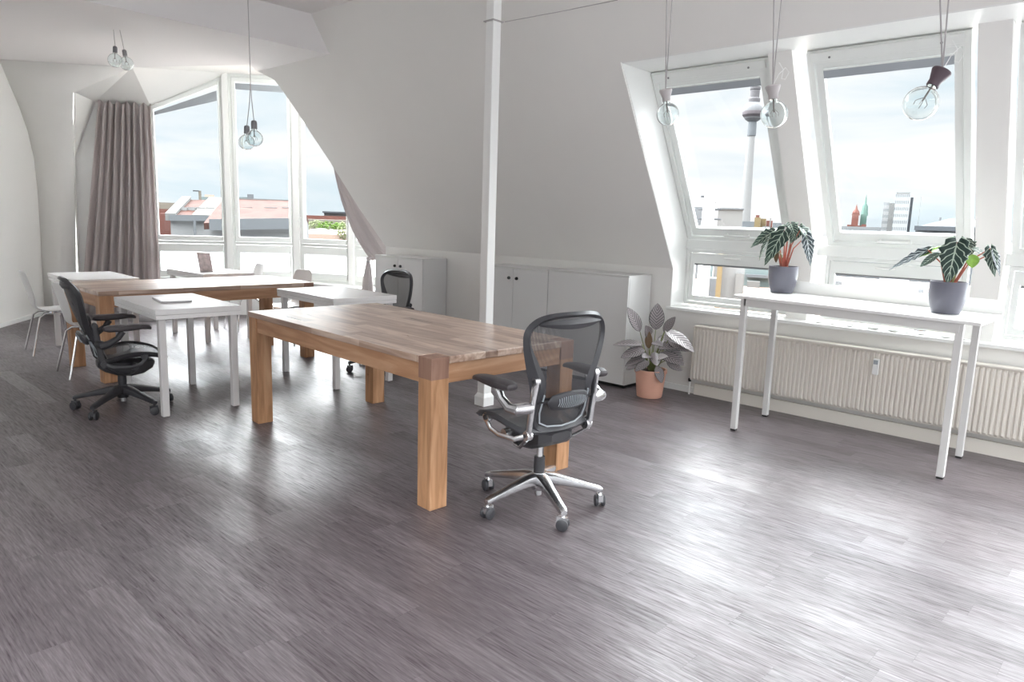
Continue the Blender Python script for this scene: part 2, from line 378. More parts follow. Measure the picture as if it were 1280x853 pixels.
# cheek beside the curtain and dormer ceiling
G0, G1, G2, G3, G4 = V((-10.988,3.964,0)), V((-10.43,4.915,0)), V((-9.90,5.727,0)), V((-9.006,6.107,0)), V((-8.25,6.27,0))
GL = V((-11.46,3.154,0)); T0 = V((-10.93,4.065,2.955)); TL = V((-11.284,3.459,2.957))
ck = MB()
ck.add([e1, e2, TL, V((-11.46,3.154,2.2)), V((-11.46,3.154,.0)), E0], [(0,1,2,3),(0,3,4,5)])
A2 = V((-8.726,4.365,3.3)); Tm = V((-10.39,4.98,3.49)); T2 = V((-9.90,5.727,3.50)); T3 = V((-9.006,6.107,3.50)); T4 = V((-8.25,6.27,3.5)); A3 = V((-8.3,4.9,3.3))
dc = MB()
dc.add([e2, A1, TL, T0, Tm, A2, T2, T3, T4, A3], [(0,1,2),(1,3,2),(1,4,3),(1,5,4),(5,6,4),(5,9,7,6),(9,8,7)])
o = struct(ck, 'wall_cheek', 'wall'); mod = o.modifiers.new('s','SOLIDIFY'); mod.thickness = .02
o = struct(dc, 'ceiling_dormer', 'wall'); mod = o.modifiers.new('s','SOLIDIFY'); mod.thickness = .02; mod.offset = 0
# window base wall of the bay and its ledge
def offs(a, b, k):
    t = (b-a).normalized(); return V((t.y, -t.x, 0))*k
inner = [V((-11.43,3.12,0)), V((-10.80,4.06,0)), V((-10.22,4.90,0)), V((-9.62,5.66,0)), V((-8.95,5.86,0)), V((-7.80,5.88,0))]
outer = [V((-11.62,3.10,0)), G0 + V((-.10,.06,0)), G1 + V((-.10,.06,0)), G2 + V((-.06,.10,0)), G3 + V((-.03,.12,0)), V((-7.80,6.50,0))]
ba = MB()
for i in range(5):
    q = [inner[i], inner[i+1], outer[i+1], outer[i]]
    ba.hexa(q, [p + V((0,0,.47)) for p in q])
struct(ba, 'wall_bay', 'trim')
le = MB()
for i in range(5):
    q = [inner[i]+V((.02,-.02,.47)), inner[i+1]+V((.02,-.02,.47)), outer[i+1]+V((0,0,.47)), outer[i]+V((0,0,.47))]
    le.hexa(q, [p + V((0,0,.03)) for p in q])
struct(le, 'trim_7', 'trim')
# outer wall pieces right of the bay (close the dormer side)
struct(MB().prism([(-7.80,5.85,0),(-7.80,6.5,0),(-7.80,6.5,3.5),(-7.80,4.55,3.5),(-7.80,4.75,3.0),(-7.80,5.85,1.12)], (.12,0,0)), 'wall_dormer_side', 'wall')
# ---- ceilings
zb = 3.24
CA = [(-7.1,-2.4),(-7.1,slope_y(zb)+.02),(-8.75,slope_y(zb)+.02),(-8.26,4.18),(-7.70,3.0),(-9.55,2.02),(-11.3,1.3),(-9.0,-1.2),(-7.4,-2.4)]
struct(MB().prism([(x,y,zb) for x, y in CA], (0,0,.055)), 'ceiling', 'ceil')
CB = [(-7.1,-2.4),(-7.1,4.52),(-8.3,4.9),(-8.726,4.365),(-10.118,3.563),(-11.085,2.361),(-12.6,.3),(-9,-2.4)]
struct(MB().prism([(x,y,3.288) for x, y in CB], (0,0,.06)), 'ceiling_recess', 'ceil')
struct(MB().box(-7.30,-2.4,zb-.006,-7.094,4.56,3.62), 'ceiling_beam', 'ceil')
struct(MB().box(-7.093,-2.4,3.60,4,4.36,3.68), 'ceiling_main', 'ceil')

struct(MB().box(-5.2,-2.6,0,4,-2.4,.95).box(-5.2,-2.6,2.75,4,-2.4,3.62), 'wall_back_unseen', 'wall')  # unseen wall added behind the camera, open band lets sky light onto the slope
# ================================================================== WINDOWS
def W2(O, ux, uy, n, a, b, c=0): return O + ux*a + uy*b + n*c
def rect(O, ux, uy, n, a0, b0, a1, b1, c): return [W2(O,ux,uy,n,*p,c) for p in ((a0,b0),(a1,b0),(a1,b1),(a0,b1))]
wi = 1
S = V((0,-.508,.861)); NI = V((0,-.861,-.508)); UX = V((1,0,0)); UZ = V((0,0,1)); NY = V((0,-1,0))
for x0 in (-3.445,-2.170,-.918):
    # upper roof window
    w = sempty('window_%d' % wi); O = V((x0+.008,6.04,1.39)); Wd, Hh = 1.008, 1.57
    MB().ring(rect(O,UX,S,NI,0,0,Wd,Hh,-.07), rect(O,UX,S,NI,.045,.035,Wd-.045,Hh-.09,-.07), NI*.075).build('window_frame','upvc',w,False,bevel=.003)
    MB().ring(rect(O,UX,S,NI,.05,.04,Wd-.05,Hh-.095,-.05), rect(O,UX,S,NI,.10,.115,Wd-.10,Hh-.135,-.05), NI*.038).build('sash','upvc',w,False,bevel=.003)
    MB().prism(rect(O,UX,S,NI,.095,.11,Wd-.095,Hh-.13,-.04), NI*.006).build('glass_pane','glass',w,False)
    MB().prism(rect(O,UX,S,NI,.10,Hh-.205,Wd-.10,Hh-.145,-.025), NI*.015).build('blind','blind',w,False)
    MB().prism(rect(O,UX,S,NI,.102,Hh-.147,Wd-.102,Hh-.137,-.02), NI*.016).build('blind_rail','upvc',w,False)
    h = MB().tube([W2(O,UX,S,NI,Wd*.38,.062,.018), W2(O,UX,S,NI,Wd*.62,.062,.018)], .009, 8)
    for a in (.40,.60): h.tube([W2(O,UX,S,NI,Wd*a,.062,-.02), W2(O,UX,S,NI,Wd*a,.062,.018)], .006, 6)
    h.build('handle','trim',w)
    # top cover with two screws
    MB().prism(rect(O,UX,S,NI,.03,Hh-.07,Wd-.03,Hh-.01,.005), NI*.012).build('top_cover','upvc',w,False,bevel=.003)
    for a in (.16,.84): MB().lathe([(0,0),(.008,0),(.008,.004),(0,.004)], W2(O,UX,S,NI,Wd*a,Hh-.05,.017), 10, M=NI.to_track_quat('Z','X').to_matrix()).build('screw','socketg',w)
    wi += 1
    # lower window
    w = sempty('window_%d' % wi); O = V((x0+.008,6.04,.785)); Hh = .515
    MB().ring(rect(O,UX,UZ,NY,0,0,Wd,Hh,-.05), rect(O,UX,UZ,NY,.03,.03,Wd-.03,Hh-.03,-.05), NY*.055).build('window_frame','upvc',w,False,bevel=.003)
    MB().ring(rect(O,UX,UZ,NY,.034,.034,Wd-.034,Hh-.034,-.04), rect(O,UX,UZ,NY,.075,.085,Wd-.075,Hh-.13,-.04), NY*.035).build('sash','upvc',w,False,bevel=.003)
    MB().prism(rect(O,UX,UZ,NY,.07,.08,Wd-.07,Hh-.125,-.035), NY*.006).build('glass_pane','glass',w,False)
    MB().tube([W2(O,UX,UZ,NY,Wd*.38,Hh-.07,.012), W2(O,UX,UZ,NY,Wd*.53,Hh-.07,.012)], .008, 8).build('handle','trim',w)
    MB().prism(rect(O,UX,UZ,NY,.08,Hh-.145,Wd-.08,Hh-.13,-.02), NY*.012).build('blind_rail','socketg',w,False)
    wi += 1
# transom strip between the upper and the lower windows
struct(MB().box(-3.447,6.025,1.302,-2.41,6.09,1.388).box(-2.235,6.025,1.302,-1.11,6.09,1.388).box(-.935,6.025,1.302,.19,6.09,1.388), 'trim_8', 'upvc', bevel=.003)

# bay windows
bays = [(G0, G1, 2.955, 3.47, .15, .10), (G1, G2, 3.49, 3.49, .14, .12), (G2, G3, 3.49, 3.49, .13, .07), (G3, G4, 3.49, 3.49, .10, .10)]
for k, (A, B, za, zb2, il, ir) in enumerate(bays):
    ux = (B-A); Ln = ux.length; ux.normalize(); n = V((ux.y, -ux.x, 0)); w = sempty('window_%d' % wi); wi += 1
    def q(a0, b0, a1, b1, b2, b3, c):   # corners: (a0,b0) (a1,b1) (a1,b2) (a0,b3)
        return [A+ux*a0+UZ*b0+n*c, A+ux*a1+UZ*b1+n*c, A+ux*a1+UZ*b2+n*c, A+ux*a0+UZ*b3+n*c]
    top = lambda a, dn: za + (zb2-za)*a/Ln - dn
    l0, l1 = .045, Ln-.045
    MB().ring(q(l0,.50,l1,.50,top(l1,0),top(l0,0),-.06), q(l0+.05,1.09,l1-.05,1.09,top(l1-.05,.07),top(l0+.05,.07),-.06), n*.07).build('window_frame','upvc',w,False,bevel=.003) if False else None
    fr = MB()
    fr.ring(q(l0,1.055,l1,1.055,top(l1,0),top(l0,0),-.06), q(l0+.04,1.075,l1-.04,1.075,top(l1-.04,.06),top(l0+.04,.06),-.06), n*.07)
    fr.ring(q(l0,.50,l1,.50,1.055,1.055,-.06), q(l0+.04,.54,l1-.04,.54,1.035,1.035,-.06), n*.07)
    fr.build('window_frame','upvc',w,False,bevel=.003)
    sa = MB(); sa.ring(q(l0+.045,1.08,l1-.045,1.08,top(l1-.045,.065),top(l0+.045,.065),-.045), q(il,1.15,Ln-ir,1.15,top(Ln-ir,.12),top(il,.12),-.045), n*.075)
    sa.build('upper_sash','upvc',w,False,bevel=.003)
    sb = MB(); sb.ring(q(l0+.045,.545,l1-.045,.545,1.03,1.03,-.045), q(il,.64,Ln-ir,.64,.915,.915,-.045), n*.065)
    sb.build('lower_sash','upvc',w,False,bevel=.003)
    MB().prism(q(il-.005,1.145,Ln-ir+.005,1.145,top(Ln-ir,.115),top(il,.115),-.02), n*.006).build('upper_glass','glass',w,False)
    MB().prism(q(il-.005,.635,Ln-ir+.005,.635,.92,.92,-.02), n*.006).build('lower_glass','glass',w,False)
    if k == 0: bl = q(il+.01,top(il,.20),Ln-ir-.01,top(Ln-ir,.34),top(Ln-ir,.20),top(il,.155),.005)
    else: bl = q(il+.005,top(il,.23),Ln-ir-.005,top(Ln-ir,.23),top(Ln-ir,.145),top(il,.145),.005)
    MB().prism(bl, n*.012).build('blind','blind',w,False)
    MB().prism(q(il+.02,.897,Ln-ir-.02,.897,.907,.907,.0), n*.012).build('blind_rail','socketg',w,False)
    hx = A+ux*.085+n*.03
    MB().tube([hx+UZ*1.46, hx+UZ*1.46+n*.03, hx+UZ*1.35+n*.03], .010, 8).build('handle','upvc',w)
# posts of the bay
for k, (P_, zt_, wd) in enumerate(((G0,2.96,.085),(G1,3.50,.085),(G2,3.50,.10),(G3,3.50,.085))):
    P_ = P_.copy(); t = ((G1-G0) if k < 2 else (G3-G2) if k > 2 else (G3-G1)).normalized(); n = V((t.y,-t.x,0))
    pts = [P_ - t*wd/2 - n*.08, P_ + t*wd/2 - n*.08, P_ + t*wd/2 + n*.055, P_ - t*wd/2 + n*.055]
    struct(MB().hexa([p+V((0,0,.49)) for p in pts], [p+V((0,0,zt_)) for p in pts]), 'trim_%d' % (9+k), 'trim', bevel=.006)
# wall panel behind the gathered curtain, left of the bay windows
tt = (G0-GL).normalized(); nn_ = V((tt.y,-tt.x,0))
struct(MB().hexa([GL-nn_*.1, G0-tt*.03-nn_*.1, G0-tt*.03, GL], [GL-nn_*.1+UZ*3.0, G0-tt*.03-nn_*.1+UZ*3.0, G0-tt*.03+UZ*3.0, GL+UZ*3.0]), 'wall_bay_left', 'trim')

# ================================================================== RADIATOR
def radiator():
    t = thing('radiator', 'long cream ribbed panel radiator under the slanted windows', 'radiator', (-3.12,5.74,0))
    L_ = 3.45; z0, z1 = .148, .625; pitch = .0333; n = int(L_/pitch)
    mb = MB(); prof = []
    for i in range(n):
        x = .012 + i*pitch
        prof += [(x,-.030),(x+.006,-.042),(x+.019,-.042),(x+.025,-.030)]
    r0 = [V((x,y,z0+.02)) for x, y in prof]; r1 = [V((x,y,z1-.025)) for x, y in prof]
    rb = [V((x,-.026,z0+.004)) for x, y in prof]; rt = [V((x,-.026,z1-.006)) for x, y in prof]
    mb.loft([rb, r0, r1, rt], cap=False, closed=False)
    mb.box(0,-.027,z0,L_,-.006,z1)
    mb.build('panel','rad',t)
    MB().box(0,-.045,z1,L_,.045,z1+.016).build('top_grille','rad',t,False,bevel=.004)
    MB().box(-.004,-.045,z0,0.0,.045,z1).build('side_cover','rad',t,False)
    v = MB().tube([(-.03,0,0),(-.03,0,.09),(-.03,0,.12)], .008, 10).tube([(-.03,0,.12),(.0,0,.16)], .007, 8)
    v.build('pipe','trim',t)
    MB().lathe([(0,0),(.014,0),(.016,.01),(.016,.028),(0,.03)], (-.03,0,.12), 14).build('valve_cap','knob',t)
    d_ = MB().box(1.503,-.066,.455,1.545,-.042,.575).build('heat_meter','trim',t,False,bevel=.004)
    MB().box(1.509,-.069,.535,1.539,-.0655,.565).build('meter_display','blind',d_,False)
radiator()

# ================================================================== PILLAR + WIRE
t = thing('pillar', 'slim white square pillar with a flared foot rising through the room', 'pillar', (-4.075,4.035,0), -.03)
t['kind'] = 'structure'
MB().box(-.041,-.041,.10,.041,.041,3.60).build('shaft','trim',t,False,bevel=.006)
MB().box(-.057,-.057,0,.057,.057,.075).hexa([V((x,y,.075)) for x,y in ((-.057,-.057),(.057,-.057),(.057,.057),(-.057,.057))],[V((x,y,.105)) for x,y in ((-.041,-.041),(.041,-.041),(.041,.041),(-.041,.041))]).build('foot','trim',t,False,bevel=.003)
cl = MB().ring([V((x,y,2.985)) for x,y in ((-.055,-.055),(.055,-.055),(.055,.055),(-.055,.055))],[V((x,y,2.985)) for x,y in ((-.041,-.041),(.041,-.041),(.041,.041),(-.041,.041))],(0,0,.008))
cl.build('collar','wire',t,False)
tag(MB().tube([(-4.01,4.09,2.99),(-3.66,4.345,3.065),(-3.336,4.587,3.142)], .0035, 6).build('tension_wire','wire'), 'thin taut wire from the pillar collar to the sloped wall', 'wire')

# ================================================================== CABINETS
def cabinet(x0, w, h, label, knobs=True):
    t = thing('storage_cabinet', label, 'cabinet', (x0, 5.42, 0), 0, None)
    dp = .375
    bd = MB(); bd.box(0,.02,.03,w,dp,h-.012); bd.build('body','cab',t,False,bevel=.002)
    MB().box(.02,.035,0,w-.02,dp-.02,.03).build('plinth','rubber',t,False)
    MB().box(-.001,0,h-.014,w+.001,dp,h).build('top_panel','cab',t,False,bevel=.002)
    nd = 2 if knobs else 1
    for k in range(nd):
        a = .004 + k*(w/2); dr = MB().box(a,0,.035,a+w/nd-.006,.0195,h-.018).build('door','cab',t,False,bevel=.0015)
        if knobs:
            kx = w/2 + (-.055 if k == 0 else .055)
            MB().lathe([(0,0),(.016,0),(.018,.008),(.014,.020),(0,.021)], (kx,0,h-.115), 14, M=Matrix.Rotation(PI/2,3,'X')).build('knob','knob',dr)
    return t
cabinet(-4.610, .955, 1.05, 'white cabinet nearest the slanted windows, bright right side facing the glass', False)
cabinet(-5.565, .950, 1.035, 'white two-door cabinet half hidden behind the slim pillar, small black knobs')
cabinet(-7.50, .94, 1.035, 'white cabinet standing alone beside the hanging curtain, behind a mesh chair')

# ================================================================== WOODEN TABLES
def wood_table(loc, rz, L_, Wd, H, label, mirror=False):
    t = thing('wooden_table', label, 'table', loc, rz)
    lw = .112; hx, hy = L_/2, Wd/2
    for sx in (-1,1):
        for sy in (-1,1):
            x0, y0 = (hx-lw if sx > 0 else -hx), (hy-lw if sy > 0 else -hy)
            lg = MB().box(x0,y0,0,x0+lw,y0+lw,H-.002).build('leg','wleg',t,False,bevel=.004)
            if sx > 0 : MB().box(x0-.0006,y0-.0006,H-.115,x0+lw+.0006,y0+lw+.0006,H).build('end_block','wend',lg,False,bevel=.004)
    # top: notched around the posts at +x, full at -x
    b = .004
    pts = [(-hx-b,-hy-b),(hx-lw-.001,-hy-b),(hx-lw-.001,-hy+lw+.001),(hx+b,-hy+lw+.001),(hx+b,hy-lw-.001),(hx-lw-.001,hy-lw-.001),(hx-lw-.001,hy+b),(-hx-b,hy+b)]
    MB().prism([(x,y,H-.036) for x,y in pts], (0,0,.0385)).build('tabletop','wtop',t,False,bevel=.004)
    for sy in (-1,1):
        y = sy*(hy-.03)
        MB().box(-hx+lw-.0,min(y,y-sy*.025),H-.140,hx-lw,max(y,y-sy*.025),H-.036).build('side_rail','wrail',t,False,bevel=.002) if False else \
        MB().box(-hx+lw,min(sy*(hy-.010),sy*(hy-.035)),H-.140,hx-lw,max(sy*(hy-.010),sy*(hy-.035)),H-.036).build('side_rail','wrail',t,False,bevel=.002)
    for sx in (-1,1):
        MB().box(min(sx*(hx-.010),sx*(hx-.035)),-hy+lw,H-.140,max(sx*(hx-.010),sx*(hx-.035)),hy-lw,H-.036).build('end_rail','wraily',t,False,bevel=.002)
    return t
wood_table((-3.735,2.880,0), math.radians(-2.9), 2.145, 1.075, .808, 'heavy wooden table in the foreground with a mesh chair at its right end')
wood_table((-7.195,3.025,0), math.radians(90), 2.06, .99, .80, 'heavy wooden table at the far end, among white desks')

# ================================================================== WHITE DESKS
def desk(loc, rz, L_, Wd, H, label):
    t = thing('white_desk', label, 'desk', loc, rz, None)
    MB().box(-L_/2,-Wd/2,H-.04,L_/2,Wd/2,H).build('desktop','desk',t,False,bevel=.003)
    MB().box(-L_/2+.0015,-Wd/2+.0015,H-.073,L_/2-.0015,Wd/2-.0015,H-.0415).build('under_panel','desk',t,False,bevel=.003)
    for sx in (-1,1):
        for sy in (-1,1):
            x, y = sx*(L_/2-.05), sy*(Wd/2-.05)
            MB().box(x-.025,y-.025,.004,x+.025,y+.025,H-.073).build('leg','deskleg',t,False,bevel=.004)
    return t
desk((-5.775,2.265,0), math.radians(-3), 1.01, .62, .80, 'white desk with the closed silver laptop, next to the black office chair')
desk((-5.735,3.70,0), math.radians(-2), 1.02, .655, .805, 'empty white desk behind the foreground wooden table, mesh chair beyond it')
desk((-8.42,2.46,0), math.radians(-2), 1.0, .62, .80, 'white desk in the far left corner below the drawn curtain')
desk((-8.62,3.80,0), math.radians(1), 1.0, .62, .80, 'white desk under the bay windows with an open tablet on it')
# laptop, closed
M_ = Matrix.Rotation(math.radians(175),3,'Z')
t = thing('laptop', 'closed silver laptop lying on the white desk', 'laptop', (-5.80,2.245,.80), math.radians(-9))
MB().box(-.165,-.11,.002,.165,.11,.009).build('base','laptop',t,False,bevel=.002)
MB().box(-.165,-.11,.0105,.165,.11,.016).build('lid','laptop',t,False,bevel=.002)
MB().box(-.160,-.105,.0085,.160,.105,.011).build('gap','keys',t,False)
# open tablet with stand
t = thing('tablet', 'open tablet leaning upright on the white desk below the bay windows', 'tablet', (-8.50,3.71,.80), math.radians(215))
Mt = Matrix.Rotation(math.radians(-14),3,'X')
MB().box(-.085,0,.004,.085,.008,.235,M=Mt).build('screen','screen',t,False,bevel=.002)
MB().box(-.09,-.13,.001,.09,.0,.007).build('keyboard','laptop',t,False,bevel=.002)

# ================================================================== STANDING BENCH
def bench():
    t = thing('standing_table', 'tall narrow white metal standing table under the slanted windows holding two potted plants', 'table', (0,0,0))
    zl = lambda x: 1.022 + (x+2.40)/1.56*(.998-1.022)
    x0, x1, y0, y1 = -2.40, -.84, 4.93, 5.585
    MB().hexa([V((x,y,zl(x)-.022)) for x,y in ((x0,y0),(x1,y0),(x1,y1),(x0,y1))], [V((x,y,zl(x))) for x,y in ((x0,y0),(x1,y0),(x1,y1),(x0,y1))]).build('tabletop','bench',t,False,bevel=.004)
    MB().hexa([V((x,y,zl(x)+.0005)) for x,y in ((x0+.02,y1-.010),(x1,y1-.010),(x1,y1),(x0+.02,y1))], [V((x,y,zl(x)+.092)) for x,y in ((x0+.02,y1-.010),(x1,y1-.010),(x1,y1),(x0+.02,y1))]).build('back_panel','bench',t,False)
    for nm, ya in (('apron',y0+.012),('apron',y1-.045)):
        MB().hexa([V((x,y,zl(x)-.078)) for x,y in ((x0+.075,ya),(x1-.11,ya),(x1-.11,ya+.03),(x0+.075,ya+.03))], [V((x,y,zl(x)-.022)) for x,y in ((x0+.075,ya),(x1-.11,ya),(x1-.11,ya+.03),(x0+.075,ya+.03))]).build(nm,'benchleg',t,False,bevel=.003)
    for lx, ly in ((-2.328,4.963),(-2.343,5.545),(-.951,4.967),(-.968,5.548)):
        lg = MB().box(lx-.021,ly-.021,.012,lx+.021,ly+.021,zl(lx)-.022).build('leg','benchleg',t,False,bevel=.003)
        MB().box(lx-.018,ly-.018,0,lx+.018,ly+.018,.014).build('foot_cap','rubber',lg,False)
bench()

# ================================================================== OFFICE CHAIRS
def ring_outline(half):
    pts = half + [(-x, y) for x, y in half[::-1] if abs(x) > 1e-6]
    return pts
def resample(pts, n):
    P = [V((p[0],p[1],0)) for p in pts]; P.append(P[0])
    # closed catmull-rom
    m = len(P)-1; out = []
    for k in range(n):
        tt_ = k/n*m; i = int(tt_); f = tt_-i
        p0, p1, p2, p3 = P[(i-1) % m], P[i % m], P[(i+1) % m], P[(i+2) % m]
        out.append(.5*((2*p1) + (-p0+p2)*f + (2*p0-5*p1+4*p2-p3)*f*f + (-p0+3*p1-3*p2+p3)*f**3))
    return out
def band(mapf, outer, inner, th):
    n = len(outer); vs = []
    for o_, i_ in zip(outer, inner):
        m_ = (o_+i_)/2
        vs += [mapf(o_,0), mapf(m_,th*.55), mapf(i_,0), mapf(m_,-th*.55)]
    fs = []
    for k in range(n):
        q = (k+1) % n
        for j in range(4): fs.append((4*k+j, 4*k+(j+1) % 4, 4*q+(j+1) % 4, 4*q+j))
    return vs, fs
def office_chair(loc, rz, base_ph, drop, label, fr, met, sc=SC, armdrop=0, lean=0):
    t = thing('office_chair', label, 'office chair', loc, rz)
    def Sx(p): return V((p[0]*sc, p[1]*sc, p[2]*sc))
    def fin(mb, name, m, par=None, **k):
        mb.v = [Sx(p) for p in mb.v]; return mb.build(name, m, par or t, **k)
    dz = -drop
    # star base (phase given in world angle)
    ph = base_ph - rz
    bs = MB(); bs.lathe([(0,.085),(.034,.085),(.040,.11),(.042,.15),(.036,.175),(0,.178)], n=24)
    for k in range(5):
        a = ph + k*2*PI/5; c_, s_ = math.cos(a), math.sin(a); rings = []
        for r, z, hw, hh in ((.02,.142,.030,.028),(.08,.140,.026,.024),(.17,.122,.021,.018),(.26,.102,.018,.014),(.305,.092,.017,.013),(.322,.086,.013,.010)):
            ring = []
            for j in range(10):
                b_ = 2*PI*j/10; uu_ = hw*1.25*math.copysign(abs(math.cos(b_))**.6, math.cos(b_)); vv = 1.2*hh*math.copysign(abs(math.sin(b_))**.7, math.sin(b_))
                ring.append(V((r*c_-uu_*s_, r*s_+uu_*c_, z+vv)))
            rings.append(ring)
        bs.loft(rings)
    fin(bs, 'star_base', met)
    for k in range(5):
        a = ph + k*2*PI/5; c_, s_ = math.cos(a), math.sin(a); cx, cy = .312*c_, .312*s_
        sw = a + 1.1 + k*.7; M = Matrix.Rotation(sw,3,'Z'); cc = V((cx,cy,0))
        cs = MB()
        for sd in (-1,1):
            MM = M @ Matrix.Rotation(PI/2,3,'Y'); prof = [(0,-.009),(.024,-.009),(.029,-.006),(.029,.006),(.024,.009),(0,.009)]
            cs.lathe(prof, cc + M @ V((sd*.017,0,.0295)), 18, M=MM)
        w_ = fin(cs, 'caster', 'black' if met != 'alu' else 'graph')
        hd = MB().tube([cc+V((0,0,.035)), cc+V((0,0,.09))], .008, 8)
        hd.loft([[cc + M @ V((x_*.012, y_*.026+.004, z_)) for x_, y_ in ((-1,-1),(1,-1),(1,1),(-1,1))] for z_ in (.030,.056,.064)])
        fin(hd, 'caster_fork', met, w_)
    cy_ = MB().lathe([(0,.055),(.017,.055),(.017,.17),(.014,.18),(.014,.34+dz),(0,.34+dz)], n=16)
    fin(cy_, 'gas_lift', 'alu2')
    fin(MB().lathe([(0,.17),(.027,.17),(.029,.20),(.027,.255),(0,.256)], n=20), 'lift_sleeve', 'black')
    # mechanism under the seat
    rings = []
    for y, hw, z0, z1 in ((-.15,.06,.375,.415),(-.11,.11,.345,.43),(-.04,.125,.318,.435),(.05,.12,.305,.43),(.13,.10,.315,.425),(.19,.07,.345,.41),(.21,.03,.37,.395)):
        rings.append([V((x_*hw, y, (z0+z1)/2+z_*(z1-z0)/2+dz)) for x_, z_ in ((-.7,-1),(.7,-1),(1,-.6),(1,.6),(.7,1),(-.7,1),(-1,.6),(-1,-.6))])
    fin(MB().loft(rings), 'tilt_mechanism', 'black')
    for sx in (-1,1):
        kb = MB().tube([(sx*.08,.06,.385+dz),(sx*.15,.06,.385+dz)], .009, 8)
        kb.lathe([(0,0),(.024,0),(.026,.01),(.024,.035),(0,.036)], (sx*.15-(.036 if sx<0 else 0),.06,.385+dz), 16, M=Matrix.Rotation(PI/2,3,'Y'))
        fin(kb, 'tension_knob', met if met == 'alu' else 'graph')
    # seat
    so = resample(ring_outline([(0,.285),(.14,.28),(.225,.24),(.262,.13),(.262,.02),(.252,-.06),(.215,-.115),(.10,-.135),(0,-.138)]), 64)
    si = [p*0.885 for p in so]
    def smap(p, h):
        z = .468 + dz - .038*max(0,(p.y-.06)/.21)**2 - .045*max(0,(.06-p.y)/.2)**1.5 + .018*(abs(p.x)/.26)**2
        return V((p.x, p.y, z+h))
    mb = MB(); mb.add(*band(smap, so, si, .030)); fin(mb, 'seat_frame', fr)
    sg = MB(); n_ = len(si); rows = [1,.8,.6,.4,.2]
    vs = [smap(p*s_, .004) for s_ in rows for p in si] + [smap(V((0,0,0)),.0)]
    fs = [(r*n_+k, r*n_+(k+1) % n_, (r+1)*n_+(k+1) % n_, (r+1)*n_+k) for r in range(len(rows)-1) for k in range(n_)] + [((len(rows)-1)*n_+k, (len(rows)-1)*n_+(k+1) % n_, len(vs)-1) for k in range(n_)]
    sg.add(vs, fs); fin(sg, 'seat_mesh', 'weaveseat')
    # backrest
    half = [(0,1.005),(.12,1.0),(.20,.978),(.248,.925),(.252,.85),(.232,.75),(.205,.66),(.192,.60),(.190,.54),(.178,.46),(.13,.418),(0,.405)]
    ihalf = [(0,.978),(.112,.972),(.185,.950),(.220,.908),(.215,.85),(.172,.76),(.132,.68),(.132,.61),(.140,.54),(.138,.485),(.10,.452),(0,.442)]
    bo = resample(ring_outline(half), 96); bi = resample(ring_outline(ihalf), 96)
    def bmap(p, h):
        z = p.y; k = (z-.44)/.56
        y = -.13 - (.08+lean)*k - .025*math.sin(k*PI) + .06*(abs(p.x)/.25)**2
        return V((p.x, y-h, z+dz))
    mb = MB(); mb.add(*band(bmap, bo, bi, .034)); fin(mb, 'back_frame', fr)
    sg = MB(); vs = []; cen = V((0,.72,0))
    rows = [1,.85,.7,.55,.4,.2]
    vs = [bmap(cen + (p-cen)*s_, 0) for s_ in rows for p in bi] + [bmap(cen,0)]; n_ = len(bi)
    fs = [(r*n_+k, r*n_+(k+1) % n_, (r+1)*n_+(k+1) % n_, (r+1)*n_+k) for r in range(len(rows)-1) for k in range(n_)] + [((len(rows)-1)*n_+k, (len(rows)-1)*n_+(k+1) % n_, len(vs)-1) for k in range(n_)]
    sg.add(vs, fs); fin(sg, 'back_mesh', 'weave')
    # head band: smooth lip under the top of the frame
    hb = MB(); rings = []
    for k in range(17):
        x = -.19 + .38*k/16; zt_ = .972 - .35*x*x; zb_ = .925 + .55*x*x
        zb_ = min(zb_, zt_-.004); m_ = (zt_+zb_)/2
        rings.append([bmap(V((x,zt_,0)),.008), bmap(V((x,m_,0)),.016), bmap(V((x,zb_,0)),.008), bmap(V((x,m_,0)),-.004)])
    hb.loft(rings); fin(hb, 'head_band', fr)
    # lumbar pad and its cross strap
    lp = MB(); rings = []
    for k in range(13):
        x = -.125 + .25*k/12; f_ = math.sqrt(max(.02, 1-(x/.128)**2)); f_ = .35+.65*f_
        if k in (0,12): f_ = .12
        rings.append([bmap(V((x, .585 + .048*f_*math.sin(b_), 0)), .030 + .022*f_*math.cos(b_)) for b_ in [2*PI*j/12 for j in range(12)]])
    lp.loft(rings); l_ = fin(lp, 'lumbar_pad', 'graph')
    rb = MB()
    for k in range(15):
        x = -.08 + .16*k/14; hh_ = .030*math.sqrt(max(.1,1-(x/.1)**2))
        rb.tube([bmap(V((x,.585-hh_,0)),.050), bmap(V((x,.585,0)),.056), bmap(V((x,.585+hh_,0)),.050)], .0022, 6)
    fin(rb, 'pad_ribs', 'rad' if False else 'blind', l_)
    ls = MB().tube([bmap(V((x,.585,0)),.012) for x in (-.165,-.12,0,.12,.165)], .018, 8, flat=.3)
    fin(ls, 'lumbar_strap', 'black')
    # lower loop of the back (light edged panel)
    lo = MB(); pts = [(-.140,.62),(-.146,.53),(-.135,.480),(-.09,.458),(0,.450),(.09,.458),(.135,.480),(.146,.53),(.140,.62)]
    lo.tube([bmap(V((x,z,0)),.018) for x,z in pts], .0045, 6); fin(lo, 'lower_loop', 'blind')
